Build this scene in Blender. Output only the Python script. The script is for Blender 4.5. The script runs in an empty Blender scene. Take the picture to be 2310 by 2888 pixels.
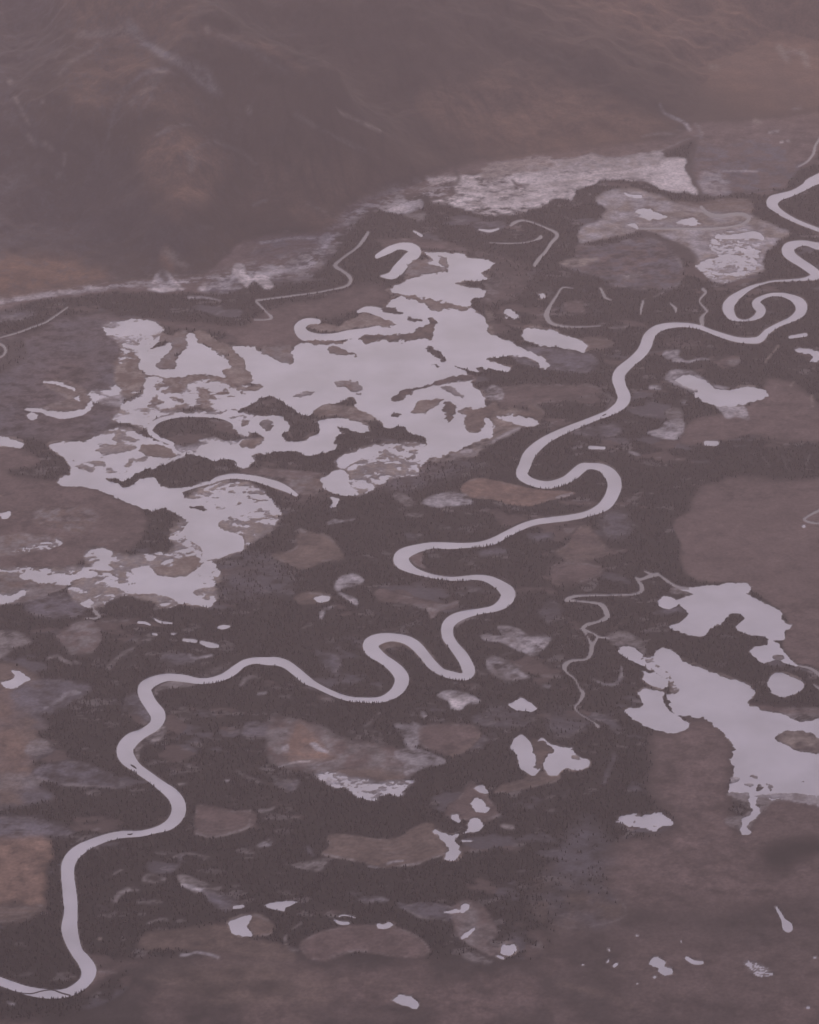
import bpy, math, random
import numpy as np

# ------------------------------------------------------------------ scene, camera, light
sc = bpy.context.scene
COL = sc.collection
CAM_Z, PITCH, VFOV = 5300.0, 28.0, 14.0
cam_d = bpy.data.cameras.new('camera'); cam = bpy.data.objects.new('camera', cam_d); COL.objects.link(cam)
cam.location = (0, 0, CAM_Z); cam.rotation_euler = (math.radians(90 - PITCH), 0, 0)
cam_d.sensor_fit = 'VERTICAL'; cam_d.angle = math.radians(VFOV)
cam_d.clip_start = 10; cam_d.clip_end = 200000
sc.camera = cam

SUN_EL, SUN_AZ = 25.0, -3.5         # azimuth measured from +Y (view direction) towards +X
sun_d = bpy.data.lights.new('sun', 'SUN'); sun = bpy.data.objects.new('sun', sun_d); COL.objects.link(sun)
sun_d.energy = 1.5; sun_d.angle = math.radians(12); sun_d.color = (1.0, 0.90, 0.86)
sun.location = (0, 0, 8000)
sun.rotation_euler = (math.radians(90 - SUN_EL), 0, math.radians(180 - SUN_AZ))

world = bpy.data.worlds.new('World'); sc.world = world; world.use_nodes = True
wn = world.node_tree.nodes; wl = world.node_tree.links; wn.clear()
w_out = wn.new('ShaderNodeOutputWorld'); w_bg = wn.new('ShaderNodeBackground'); w_sky = wn.new('ShaderNodeTexSky')
w_sky.sky_type = 'NISHITA'; w_sky.sun_disc = False
w_sky.sun_elevation = math.radians(SUN_EL); w_sky.sun_rotation = math.radians(SUN_AZ)
w_sky.altitude = 1000; w_sky.air_density = 1.0; w_sky.dust_density = 4.0; w_sky.ozone_density = 1.0
w_bg.inputs['Strength'].default_value = 0.08
wl.new(w_sky.outputs[0], w_bg.inputs[0]); wl.new(w_bg.outputs[0], w_out.inputs[0])

sc.view_settings.view_transform = 'Standard'; sc.view_settings.look = 'None'
sc.view_settings.exposure = 0.97; sc.view_settings.gamma = 1.0
sc.render.engine = 'CYCLES'
sc.cycles.use_denoising = True; sc.render.filter_size = 1.9
sc.cycles.max_bounces = 4; sc.cycles.volume_bounces = 0
HAZE_COL, HAZE_DEN = (0.97, 0.75, 0.81), 2.75e-5

# ------------------------------------------------------------------ palette (albedos; the darkest hill tone paints valley shade)
PAL = {
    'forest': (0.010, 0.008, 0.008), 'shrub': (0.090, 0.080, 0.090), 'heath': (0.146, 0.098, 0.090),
    'bog': (0.165, 0.113, 0.092), 'ochre': (0.265, 0.160, 0.120), 'tan': (0.285, 0.222, 0.190),
    'sedge': (0.240, 0.203, 0.198), 'pale': (0.430, 0.380, 0.395), 'sand': (0.70, 0.60, 0.59),
    'grey': (0.125, 0.110, 0.128), 'mud': (0.290, 0.225, 0.195), 'dim': (0.045, 0.034, 0.033),
    'hill': (0.050, 0.030, 0.022), 'hillred': (0.225, 0.120, 0.076), 'hillblue': (0.054, 0.044, 0.049), 'hillshade': (0.006, 0.004, 0.006),
}
WATER_COL = (0.48, 0.435, 0.495)  # silt tone raised to stand in for reflected sky and glint

# ------------------------------------------------------------------ helpers
K = 800 / 1725.0
TILES = {'A0': (0, 0), 'A1': (755, 0), 'A2': (1510, 0), 'B0': (0, 700), 'B1': (755, 600), 'B2': (1510, 700),
         'C0': (0, 1400), 'C1': (755, 1400), 'C2': (1510, 1400), 'D0': (0, 2088), 'D1': (755, 2088), 'D2': (1510, 2088)}
FPX = 1444 / math.tan(math.radians(VFOV / 2)); CP, SP = math.cos(math.radians(PITCH)), math.sin(math.radians(PITCH))

def P(tile, s, w=None):
    """survey points of one map sheet -> array of (u, v, width)"""
    if tile == 'F': ox, oy, k = 0, 0, 2310 / 1725.0
    elif tile == 'S': ox, oy, k = 0, 0, 1.0
    else: (ox, oy), k = TILES[tile], K
    out = []
    for t in s.split():
        q = [float(x) for x in t.split(',')]
        if len(q) < 3: q.append(out[-1][2] / k if (w is None and out) else (w or 10))
        out.append((ox + q[0] * k, oy + q[1] * k, q[2] * k))
    return np.array(out)

def ground_xy(u, v, z=0.0):
    a = (u - 1155) / FPX; b = (1444 - v) / FPX
    dz = -SP + b * CP; dy = CP + b * SP
    t = (z - CAM_Z) / dz
    return a * t, dy * t

def to_uv(X, Y, Z):
    d = Y * CP - (Z - CAM_Z) * SP
    d = np.maximum(d, 1.0)
    return 1155 + FPX * X / d, 1444 - FPX * (Y * SP + (Z - CAM_Z) * CP) / d

_rng = np.random.RandomState(7)
_tab = _rng.rand(256, 256).astype(np.float32)
def vnoise(x, y, seed=0):
    x = x + seed * 17.31; y = y + seed * 9.73
    xi = np.floor(x).astype(np.int64); yi = np.floor(y).astype(np.int64)
    fx = (x - xi); fy = (y - yi)
    fx = fx * fx * fx * (fx * (fx * 6 - 15) + 10); fy = fy * fy * fy * (fy * (fy * 6 - 15) + 10)
    a = _tab[xi & 255, yi & 255]; b = _tab[(xi + 1) & 255, yi & 255]
    c = _tab[xi & 255, (yi + 1) & 255]; d = _tab[(xi + 1) & 255, (yi + 1) & 255]
    return ((a * (1 - fx) + b * fx) * (1 - fy) + (c * (1 - fx) + d * fx) * fy) * 2 - 1
def fbm(x, y, octv=4, seed=0, gain=0.5):
    s = 0; amp = 1; tot = 0
    for i in range(octv):
        ca, sa = math.cos(i * 0.7), math.sin(i * 0.7)
        s = s + amp * vnoise((x * ca - y * sa) * 2 ** i, (x * sa + y * ca) * 2 ** i, seed + i * 3)
        tot += amp; amp *= gain
    return s / tot

def smooth(p, n=4, closed=False):
    """Catmull-Rom through the points"""
    m = len(p); out = []
    for i in range(m if closed else m - 1):
        if closed: a, b, c, d = p[(i - 1) % m], p[i], p[(i + 1) % m], p[(i + 2) % m]
        else: a, b, c, d = p[max(i - 1, 0)], p[i], p[i + 1], p[min(i + 2, m - 1)]
        for k in range(n):
            t = k / n
            out.append(0.5 * (2 * b + (c - a) * t + (2 * a - 5 * b + 4 * c - d) * t * t + (3 * b - a - 3 * c + d) * t ** 3))
    if not closed: out.append(p[-1])
    return np.array(out)

# ------------------------------------------------------------------ terrain grid
def axis(lo, hi, step, far_lo, far_hi, n=26):
    mid = np.arange(lo, hi + step * 0.5, step)
    gl = np.geomspace(step, lo - far_lo, n); gr = np.geomspace(step, far_hi - hi, n)
    return np.concatenate([(lo - gl)[::-1], mid, hi + gr])
ax = axis(-1500, 1500, 4.0, -45000, 45000); ay = axis(7250, 13700, 5.0, -30000, 60000)
NX, NY = len(ax), len(ay)
GX, GY = np.meshgrid(ax, ay)                      # shape (NY, NX)
U0, V0 = to_uv(GX, GY, 0.0)
V0[GY < 1000] = 1e6
wob = (fbm(GX / 60, GY / 60, 4, 11), fbm(GX / 60, GY / 60, 4, 23))
wobf = (fbm(GX / 17, GY / 22, 3, 31, 0.65), fbm(GX / 17, GY / 22, 3, 43, 0.65))

# hills behind the plain
base = P('F', '-2500,760 -600,700 0,630 120,612 240,596 430,585 500,520 560,498 690,488 740,432 860,395 940,365 1040,338 1200,322 1400,298 1480,262 1560,262 1725,240 2300,150 4200,-120')
bx, by = ground_xy(base[:, 0], base[:, 1])
o = np.argsort(bx); YB = np.interp(GX, bx[o], by[o])
dY = GY - YB
def ramp(d, w): return np.where(d < 0, 0, np.where(d < w, d * d / (2 * w), d - w / 2))
HILL = ramp(dY, 500) * 0.20
def ridge(pts, height, width):
    p = P('F', pts); zz = 0.0
    wx, wy = ground_xy(p[:, 0], p[:, 1], 180.0)
    d = np.full(GX.shape, 1e9)
    for i in range(len(wx) - 1):
        ax_, ay_, bx_, by_ = wx[i], wy[i], wx[i + 1], wy[i + 1]
        L = (bx_ - ax_) ** 2 + (by_ - ay_) ** 2 + 1e-9
        t = np.clip(((GX - ax_) * (bx_ - ax_) + (GY - ay_) * (by_ - ay_)) / L, 0, 1)
        d = np.minimum(d, np.hypot(GX - ax_ - t * (bx_ - ax_), GY - ay_ - t * (by_ - ay_)))
    return height * np.exp(-(d / width) ** 2)
k_ = np.clip(dY / 500, 0, 1)
HILL += k_ * (ridge('150,-60 290,70 450,180 600,215 900,312', 240, 230) + ridge('230,95 180,160 170,260', 100, 140)
              + ridge('330,240 350,330 360,400', 120, 150) + ridge('900,40 1200,90 1450,200', 70, 420) - ridge('520,90 700,150 960,280', 45, 200)
              - ridge('1700,-200 1600,100 1470,260', 60, 240))
HILL += k_ * (fbm(GX / 700, GY / 700, 5, 51, .55) * 110 + fbm(GX / 120, GY / 120, 4, 57) * 20)
HILL = np.maximum(HILL, 0)

# ------------------------------------------------------------------ rasterising traced outlines on the ground
def bbox(p, m):
    u0, u1, v0, v1 = p[:, 0].min() - m, p[:, 0].max() + m, p[:, 1].min() - m, p[:, 1].max() + m
    rows = np.where((V0.min(1) <= v1) & (V0.max(1) >= v0) & (ay > 2000))[0]
    if len(rows) == 0: return None
    r0, r1 = rows[0], rows[-1] + 1
    su = U0[r0:r1]; cols = np.where((su.min(0) <= u1) & (su.max(0) >= u0))[0]
    if len(cols) == 0: return None
    return slice(r0, r1), slice(cols[0], cols[-1] + 1)

def sd_poly(p, m=30, wob_px=3.0, fine_px=1.0):
    bb = bbox(p, m)
    if bb is None: return None, None
    u = U0[bb] + wob[0][bb] * wob_px + wobf[0][bb] * fine_px; v = V0[bb] + (wob[1][bb] * wob_px + wobf[1][bb] * fine_px) * 0.6
    d = np.full(u.shape, 1e9); ins = np.zeros(u.shape, bool); n = len(p)
    for i in range(n):
        x0, y0 = p[i, :2]; x1, y1 = p[(i + 1) % n, :2]
        L = (x1 - x0) ** 2 + (y1 - y0) ** 2 + 1e-9
        t = np.clip(((u - x0) * (x1 - x0) + (v - y0) * (y1 - y0)) / L, 0, 1)
        d = np.minimum(d, (u - x0 - t * (x1 - x0)) ** 2 + (v - y0 - t * (y1 - y0)) ** 2)
        if y0 != y1: ins ^= ((y0 > v) != (y1 > v)) & (u < (x1 - x0) * (v - y0) / (y1 - y0) + x0)
    d = np.sqrt(d)
    return bb, np.where(ins, -d, d)

def sd_stroke(p, m=30, wob_px=1.5, fine_px=0.8):
    bb = bbox(p, m + p[:, 2].max())
    if bb is None: return None, None
    u = U0[bb] + wob[0][bb] * wob_px + wobf[0][bb] * fine_px; v = V0[bb] + (wob[1][bb] * wob_px + wobf[1][bb] * fine_px) * 0.6
    d = np.full(u.shape, 1e9)
    vr = v.mean(1); uc0 = u.min(0); uc1 = u.max(0)
    for i in range(max(len(p) - 1, 1)):
        x0, y0, w0 = p[i]; x1, y1, w1 = p[min(i + 1, len(p) - 1)]
        mm = m + max(w0, w1)
        r = np.where((vr > min(y0, y1) - mm) & (vr < max(y0, y1) + mm))[0]
        c = np.where((uc1 > min(x0, x1) - mm) & (uc0 < max(x0, x1) + mm))[0]
        if len(r) == 0 or len(c) == 0: continue
        s = (slice(r[0], r[-1] + 1), slice(c[0], c[-1] + 1))
        uu, vv = u[s], v[s]
        L = (x1 - x0) ** 2 + (y1 - y0) ** 2 + 1e-9
        t = np.clip(((uu - x0) * (x1 - x0) + (vv - y0) * (y1 - y0)) / L, 0, 1)
        q = np.hypot(uu - x0 - t * (x1 - x0), vv - y0 - t * (y1 - y0)) - (w0 + (w1 - w0) * t) / 2
        d[s] = np.minimum(d[s], q)
    return bb, d

BRK = fbm(GX / 34, GY / 26, 5, 401, .75)
RIMN = fbm(GX / 170, GY / 150, 4, 431, .6)
RAG = fbm(GX / 15, GY / 22, 3, 301, .7) * np.clip(.5 + 1.6 * fbm(GX / 110, GY / 110, 2, 307), 0, 1.6)
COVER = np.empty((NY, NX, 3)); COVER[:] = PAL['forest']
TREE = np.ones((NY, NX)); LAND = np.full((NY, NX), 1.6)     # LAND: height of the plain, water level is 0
WID = np.zeros((NY, NX), np.int32)
BODIES = [None]

def blend(bb, wgt, col, tree, mottle=0.0, seed=0, scale=40, col2=None):
    c = np.array(PAL[col])
    base_c = np.broadcast_to(c, wgt.shape + (3,)).copy()
    if mottle > 0:
        n = fbm(GX[bb] / scale, GY[bb] / scale, 4, seed + 61)
        if col2: 
            k = np.clip(0.5 + n * 2.2 * mottle, 0, 1)[..., None]
            base_c = base_c * (1 - k) + np.array(PAL[col2]) * k
        else: base_c *= (1 + n * mottle)[..., None]
    COVER[bb] = COVER[bb] * (1 - wgt[..., None]) + base_c * wgt[..., None]
    if tree is not None: TREE[bb] = TREE[bb] * (1 - wgt) + tree * wgt

_seed = [0]
def patch(col, tile, s, soft=4, amp=6, tree=0.05, op=1.0, mottle=0.35, scale=40, col2=None, stroke=False, w=None, broken=None):
    _seed[0] += 1
    p = P(tile, s, w)
    if stroke: bb, sd = sd_stroke(smooth(p, 3), 40, min(amp, 3), 1)
    else: bb, sd = sd_poly(smooth(p, 3, True), 40, amp, amp * 0.25)
    if bb is None: return
    wgt = np.clip(0.5 - sd / (2 * soft), 0, 1); wgt = wgt * wgt * (3 - 2 * wgt) * op
    if broken is None: broken = {'sedge': .7, 'pale': .55, 'grey': .6, 'tan': .5, 'sand': .4, 'mud': .6}.get(col, .35)
    if tree is not None: TREE[bb] = TREE[bb] * (1 - wgt) + tree * wgt
    wgt = wgt * np.clip(1 - broken * 0.5 + broken * 2.4 * BRK[bb], 0, 1.0)
    blend(bb, wgt, col, None, mottle, _seed[0], scale, col2)
    if not stroke and tree is not None and col in ('bog', 'heath', 'ochre', 'grey') and np.ptp(p[:, 0]) < 420 and np.ptp(p[:, 1]) < 160:
        # old scroll bars follow the outline, and a broken pale sedge rim marks the wet edge
        sc_ = np.clip(np.sin(sd * 0.62 + 2.5 * wob[0][bb]) , 0, 1) ** 2 * (sd < 0) * np.clip(.25 + 1.6 * RIMN[bb], 0, 1) * .35 * op
        rm_ = np.exp(-((sd + 2.5) / 2.6) ** 2) * np.clip(.15 + 2.6 * BRK[bb], 0, 1) * .65 * op
        w_ = np.maximum(sc_, rm_)[..., None]
        COVER[bb] = COVER[bb] * (1 - w_) + np.array(PAL['sedge']) * w_

def island(col, tile, s, soft=2.2, amp=5, tree=0.0, mottle=0.4, col2=None, scale=25):
    _seed[0] += 1
    p = P(tile, s); bb, sd = sd_poly(smooth(p, 3, True), 20, amp, 11)
    if bb is None: return
    sd = sd + 5 * RAG[bb]
    LAND[bb] = np.maximum(LAND[bb], np.clip(-sd * 0.5, -3, 1.4))
    wgt = np.clip(0.5 - (sd - 1) / (2 * soft), 0, 1)
    blend(bb, wgt, col, tree, mottle, _seed[0], scale, col2)

def shore(bb, h, wid):
    m = h < LAND[bb]
    LAND[bb] = np.where(m, h, LAND[bb])
    WID[bb] = np.where(m & (h < 0.9), wid, WID[bb])

def water(name, label, tile, s, stroke=False, w=None, wob_px=2.5, fine=8.0, join=None, nodes=3, rim='mud', rimw=1.6, rimo=0.55, rag=4.0):
    if join is None:
        BODIES.append([name, label]); wid = len(BODIES) - 1
    else: wid = join
    p = P(tile, s, w) if isinstance(s, str) else s
    if stroke: bb, sd = sd_stroke(smooth(p, nodes) if len(p) > 1 else p, 24, wob_px, fine)
    else: bb, sd = sd_poly(smooth(p, nodes, True), 24, wob_px, fine)
    if bb is None: return wid
    rn = np.clip(RIMN[bb] * 2.2, 0, 1.3); stroke_k = .25 if name != 'river' else .55
    wgt = np.clip((rimw + rn * 7 * (stroke_k if stroke else 1) - np.abs(sd)) / (1.5 + 3 * rn), 0, 1) * (sd > -1) * (rimo + .3 * rn).clip(0, .9)
    blend(bb, wgt, rim, None, 0.9, 3, 20, 'bog')
    tr = np.clip((sd - 1.5) / 2.0, 0, 1); TREE[bb] = np.minimum(TREE[bb], tr)
    h = sd * 0.55
    if rag and not stroke: h = h + rag * RAG[bb] * np.exp(-(sd / 9) ** 2)
    shore(bb, np.clip(h, -2.5, 3), wid)
    return wid

def marsh(label, tile, s, wet, col='tan', col2='pale', scale=45, amp=4, join=None, edge=7, streak=1.3, tree=0.0, soft=7, name='flooded_marsh'):
    _seed[0] += 1; scale *= 0.62
    if join is None:
        BODIES.append([name, label]); wid = len(BODIES) - 1
    else: wid = join
    p = P(tile, s); bb, sd = sd_poly(smooth(p, 3, True), 30, amp * 2.5, 10)
    if bb is None: return wid
    wx = fbm(GX[bb] / 70, GY[bb] / 70, 3, 501 + _seed[0]) * 22; wy = fbm(GX[bb] / 70, GY[bb] / 70, 3, 511 + _seed[0]) * 22
    n = fbm((GX[bb] + wx) / scale / streak, (GY[bb] + wy) / scale, 5, 71 + _seed[0] * 5, 0.68)
    warp = fbm(GX[bb] / 90, GY[bb] / 90, 2, 5 + _seed[0])
    n = n + 0.55 * fbm(GX[bb] / 130, GY[bb] / 110, 2, 91 + _seed[0]) - 0.12 * np.abs(fbm((GX[bb] + wx) / scale / 1.3, (GY[bb] + wy) / scale / 1.3, 3, 83 + _seed[0])) + 0.10 * np.sin((GY[bb] + GX[bb] * 0.35) / 15 + warp * 5)
    ins = sd < 0
    thr = np.quantile(n[ins], wet) if ins.any() else 0
    wgt = np.clip(0.5 - sd / (2 * soft), 0, 1)
    blend(bb, wgt, col, tree, 0.9, _seed[0], 18, col2)
    h = (n - thr) * 5.0 + np.clip((sd + edge) / edge, 0, 1) * 0.35
    h = np.where(sd < 0.5, np.clip(h, -1.5, 1.2), 9)
    shore(bb, h, wid)
    return wid

patch('heath', 'F', '-2500,768 -600,708 0,640 120,622 240,604 430,590 500,530 560,510 690,498 740,442 860,405 940,372 1040,345 1200,330 1400,306 1480,272 1560,270 1725,250 2300,160', stroke=True, w=26, soft=8, tree=0)
# ------------------------------------------------------------------ land cover of the plain, back to front
patch('heath', 'F', '-200,640 240,600 430,590 520,515 690,495 760,440 600,560 430,620 100,650 -200,700', amp=8, soft=10, tree=0.2)
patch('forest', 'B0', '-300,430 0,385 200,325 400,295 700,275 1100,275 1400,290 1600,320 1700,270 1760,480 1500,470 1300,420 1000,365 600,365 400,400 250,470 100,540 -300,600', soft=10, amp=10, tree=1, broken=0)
patch('grey', 'B0', '-500,540 150,535 330,440 560,400 720,420 740,560 720,700 690,850 560,880 560,960 720,970 700,1090 500,1180 300,1190 160,1150 -500,1130', soft=12, tree=0.004, mottle=0.3, col2='heath', scale=160)
patch('heath', 'B0', '560,420 1100,455 1500,480 1800,440 1800,600 1500,610 1380,520 1000,480 700,440', soft=10, tree=0.004)
patch('heath', 'B1', '0,590 300,540 560,440 740,470 700,560 540,590 400,640 250,640 150,700 150,780 0,800 -200,800', soft=14, tree=0.004, op=.8)
patch('dim', 'B0', '60,560 150,560 160,640 130,700 0,760 -60,700', soft=10, tree=.7)
patch('heath', 'C0', '-500,-160 0,-160 80,-120 350,-80 600,-30 720,20 860,80 880,200 780,330 640,320 560,300 520,380 400,430 200,430 -500,420', soft=10, tree=0.004, mottle=.2)
patch('heath', 'B0', '-500,870 0,1180 120,1220 200,1260 180,1330 -500,1340', soft=12, tree=0.1)
patch('sedge', 'C0', '215,110 250,70 400,60 560,90 600,150 520,200 480,230 350,200 220,180', mottle=.9, scale=20, soft=8, col2='bog', tree=0)
patch('heath', 'C0', '560,190 700,170 760,240 640,280 560,250', soft=14, tree=0.004)
patch('bog', 'C0', '-200,300 60,240 130,220 250,240 370,255 375,290 250,320 100,360 -200,370', col2='sedge', mottle=.8, scale=20, tree=0)
patch('bog', 'C0', '-300,480 150,500 400,540 310,590 250,620 150,650 -300,680', col2='sedge', mottle=.6, tree=0)
patch('grey', 'C0', '160,650 300,610 400,600 480,650 520,700 420,740 200,720', soft=10, tree=.3)
patch('bog', 'B0', '255,815 330,795 450,820 530,875 560,930 520,995 400,1000 240,975 400,920 300,860', col2='mud', mottle=.5, scale=25, tree=0)
patch('heath', 'C1', '60,-60 300,-120 600,-160 900,-260 1100,-200 900,-80 700,-40 400,0 200,60', soft=25, tree=.5, op=.5)
patch('grey', 'B1', '700,1640 950,1560 1200,1500 1250,1560 1000,1640 800,1700', soft=20, tree=.5, op=.6)
patch('grey', 'C0', '1400,330 1600,340 1700,420 1650,560 1500,650 1350,600 1380,450', soft=25, tree=.5, op=.6)
patch('heath', 'B2', '-200,850 350,840 340,900 -50,960 -200,980', soft=12, tree=.15, op=.8)
patch('grey', 'B2', '-100,600 280,640 380,690 340,750 250,760 120,740 -100,700', soft=8, tree=.1)
patch('bog', 'B2', '240,560 400,540 480,580 400,620 300,620', soft=10, tree=.1, op=.7)
patch('heath', 'B1', '1260,230 1500,300 1600,400 1500,520 1330,560 1300,500 1400,420 1340,340', soft=22, tree=.4, op=.8, col2='dim', mottle=.5)
patch('heath', 'B2', '880,1190 900,1100 1000,1040 1200,1000 1350,920 1420,800 1600,840 1800,980 2300,1000 2300,1200 1725,1180 1500,1165 1300,1140 1150,1170 1000,1190', soft=10, tree=0.004, mottle=.15)
patch('heath', 'B2', '950,1600 975,1500 1040,1440 1200,1405 1330,1395 1440,1415 1600,1415 2400,1420 2400,2100 1480,2100 1400,2080 900,1950 920,1750 860,1700', amp=12, soft=13, tree=0.0, mottle=.15)
patch('heath', 'C2', '840,170 940,100 1500,20 2300,0 2300,1100 1720,1040 1560,1000 1500,900 1540,780 1480,690 1300,560 1200,520 1000,520 900,440 940,350 870,260', soft=6, tree=0.0, mottle=.15)
patch('heath', 'D2', '700,0 850,-80 1040,-120 1150,-30 1190,60 1180,300 1180,480 1260,560 1440,380 1700,370 2400,420 2400,900 1700,1000 1400,1000 1200,1080 900,1080 560,1000 420,800 480,640 700,600 860,520 800,420 700,300 720,150', soft=30, amp=10, tree=0.004, mottle=.2)
patch('dim', 'D2', '500,1060 1300,1040 2300,940 2300,2200 -300,2200 100,1240 350,1000', soft=60, amp=14, tree=0.01, mottle=.35, scale=160, col2='heath')
patch('heath', 'D2', '500,1200 900,1180 1300,1280 1300,1420 900,1640 560,1650 500,1400', soft=60, tree=0.01, op=.6)
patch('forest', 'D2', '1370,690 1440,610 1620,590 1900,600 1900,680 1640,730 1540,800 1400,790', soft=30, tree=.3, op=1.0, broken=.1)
patch('grey', 'D2', '140,700 300,500 420,620 460,760 300,850 160,830', soft=40, tree=.4, op=.8)
patch('grey', 'D2', '0,880 300,840 540,1000 500,1100 200,1150 0,1050', soft=40, tree=.3, op=.6, col2='bog', mottle=.5)
# bottom left to bottom centre
patch('dim', 'D0', '560,1400 1100,1330 1700,1290 2400,1340 3300,1380 3600,1900 -400,1900 -400,1680 400,1640', soft=30, amp=12, tree=0.03, mottle=.9, scale=110, col2='heath')
patch('bog', 'D0', '830,1250 900,1170 1100,1150 1390,1120 1500,1210 1725,1240 1780,1340 1400,1300 1000,1270 900,1285', soft=10, tree=0.004, op=.75)
patch('heath', 'D2', '-1600,1560 -800,1500 0,1480 600,1350 1400,1250 2400,1300 2400,2200 -1700,2200', soft=60, tree=0.01, op=.25, mottle=.6, scale=90, broken=.5)
for q in ('900,1500,24 1300,1530,34 1725,1490,20', '700,1640,20 1100,1620,30 1500,1650,24', '1200,1410,16 1500,1400,24 1700,1420,16', '300,1700,30 700,1720,40 1200,1700,30', '2400,1420,20 2700,1480,26 2900,1440,14'):
    patch('forest', 'D0', q, stroke=True, soft=22, tree=0.02, op=.65, broken=.6)
for q in ('900,1450,20 1300,1470,26 1700,1440,20', '1300,1580,20 1700,1570,26 2000,1600,14', '950,1590,20 1010,1520,14', '2000,1460,10 2250,1480,14 2500,1500,8', '1500,1680,20 1900,1700,26', '3400,1480,14 3700,1560,24 3900,1660,20'):
    patch('bog', 'D0', q, stroke=True, soft=18, tree=0, op=.7, broken=.7)
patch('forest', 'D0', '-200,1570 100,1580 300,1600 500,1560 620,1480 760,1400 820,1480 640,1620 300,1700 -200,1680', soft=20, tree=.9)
patch('bog', 'D0', '1000,1400 1400,1330 1900,1400 2000,1560 1700,1640 1100,1560', soft=40, tree=.01, op=.6, mottle=.8, scale=60)
patch('bog', 'C0', '-400,1000 0,1010 200,1080 260,1180 220,1300 300,1400 220,1450 320,1540 240,1590 200,1640 230,1760 300,1850 -400,1850', soft=14, tree=0.004, col2='grey', mottle=.7, scale=70)
patch('ochre', 'C0', '-400,1180 60,1200 80,1400 160,1500 180,1640 60,1720 -400,1720', soft=30, tree=0, op=.65)
patch('grey', 'C0', '60,1200 200,1120 400,1120 545,1150 500,1220 380,1290 280,1320 120,1300', soft=10, tree=0.004, mottle=.5)
patch('pale', 'C0', '270,1290,14 350,1245,20 420,1205,26 480,1190,26', stroke=True, soft=5, tree=0, op=.8, mottle=.8, scale=14)
patch('sedge', 'C0', '190,1490 280,1480 325,1540 240,1590 150,1560', soft=6, tree=0)
patch('sedge', 'C0', '-100,830 100,830 190,890 100,920 60,950 -60,1010', soft=7, tree=0)
patch('heath', 'C0', '340,850 430,790 540,760 600,800 610,880 560,950 440,960 380,900', soft=8, tree=.1, mottle=.8, scale=20, col2='sedge')
patch('sedge', 'C0', '440,790,16 500,800,22 530,780,10', stroke=True, soft=4, tree=0)
patch('sedge', 'C0', '300,985,20 350,975,14 390,1000,24 430,1020,20', stroke=True, soft=4, tree=0)
patch('sedge', 'C0', '460,1010,18 490,1020,18', stroke=True, soft=4, tree=0)
patch('sedge', 'C0', '835,905,20 800,935,18 720,980,26 660,1045,24', stroke=True, soft=6, tree=0, op=.8)
patch('sedge', 'C0', '820,880,14 860,880,22 910,875,18', stroke=True, soft=5, tree=0)
patch('grey', 'C0', '980,1000 1020,960 1160,970 1180,1010 1060,1030', soft=9, tree=.1)
patch('pale', 'C0', '1150,965,10 1175,990,16 1290,968,10', stroke=True, soft=4, tree=0)
patch('sedge', 'C0', '620,765,10 780,755,12', stroke=True, soft=5, tree=0)
patch('sedge', 'C0', '1200,1080 1340,1040 1400,1010 1380,1060 1300,1100 1220,1100', soft=6, tree=0, op=.35)
patch('sedge', 'C0', '940,1195 960,1160 1060,1120 1190,1148 1110,1165 1000,1180 950,1215', soft=3, tree=0, amp=2)
patch('sedge', 'C0', '815,1610 830,1520 880,1450 980,1390 1010,1430 980,1480 900,1510 850,1540 845,1620', soft=4, tree=0.1, amp=3, mottle=.8, scale=12)
patch('grey', 'C0', '760,1240 840,1200 900,1270 920,1330 900,1370 840,1330 760,1310', soft=10, tree=.2, mottle=.8, scale=14)
patch('sedge', 'C0', '1090,1300 1130,1290 1170,1335 1130,1355', soft=7, tree=0)
patch('sedge', 'C0', '1470,1150,14 1500,1110,20 1555,1095,14', stroke=True, soft=6, tree=0)
patch('pale', 'C0', '1570,1205,14 1620,1200,14', stroke=True, soft=4, tree=0)
patch('grey', 'C0', '1490,1385 1560,1370 1700,1400 1800,1480 1620,1470 1480,1460', soft=4, tree=0.004)
# far left bottom
patch('ochre', 'D0', '-400,600 60,590 180,565 290,600 320,670 285,760 295,840 262,920 268,980 190,1010 60,990 -400,1040', soft=14, amp=16, tree=0, mottle=.25, scale=60)
patch('bog', 'D0', '-400,1000 150,1015 262,1000 200,1080 60,1110 -400,1130', soft=16, tree=.1)
patch('grey', 'D0', '-400,480 150,470 300,500 440,560 300,590 -400,600', soft=14, tree=.2)
patch('grey', 'D0', '200,220 280,150 450,135 600,175 720,235 700,290 500,285 350,265', soft=8, tree=.1, mottle=.8, scale=18)
patch('sedge', 'D0', '380,270,10 500,275,14 700,295,10', stroke=True, soft=4, tree=0, op=.8)
patch('sedge', 'D0', '515,318 560,300 612,322 570,338', soft=4, tree=0)
patch('sedge', 'D0', '-60,210 100,200 260,240 180,290 -60,300', soft=12, tree=0, op=.7)
patch('heath', 'D0', '1190,550 1200,430 1230,395 1400,430 1540,440 1545,520 1420,572 1300,592 1215,580', soft=6, tree=0.004)
patch('sedge', 'D0', '1200,572,8 1300,590,12 1420,565,12 1510,525,10 1520,430,10', stroke=True, soft=4, tree=0)
patch('sedge', 'D0', '860,845 900,818 1000,840 980,868 880,872', soft=5, tree=0)
patch('grey', 'D0', '960,780 1080,750 1090,700 1120,700 1080,780 1000,800', soft=6, tree=.1)
patch('sedge', 'D0', '1075,825 1150,828 1250,868 1345,890 1320,912 1240,912 1200,932 1110,885', soft=4, tree=0)
patch('pale', 'D0', '1110,885,20 1160,895,26 1225,915,24', stroke=True, soft=4, tree=0, mottle=.8, scale=10)
patch('grey', 'D0', '1240,915 1340,940 1450,985 1400,1040 1330,1030 1260,960', soft=7, tree=0.004, mottle=.6, scale=14)
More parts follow.
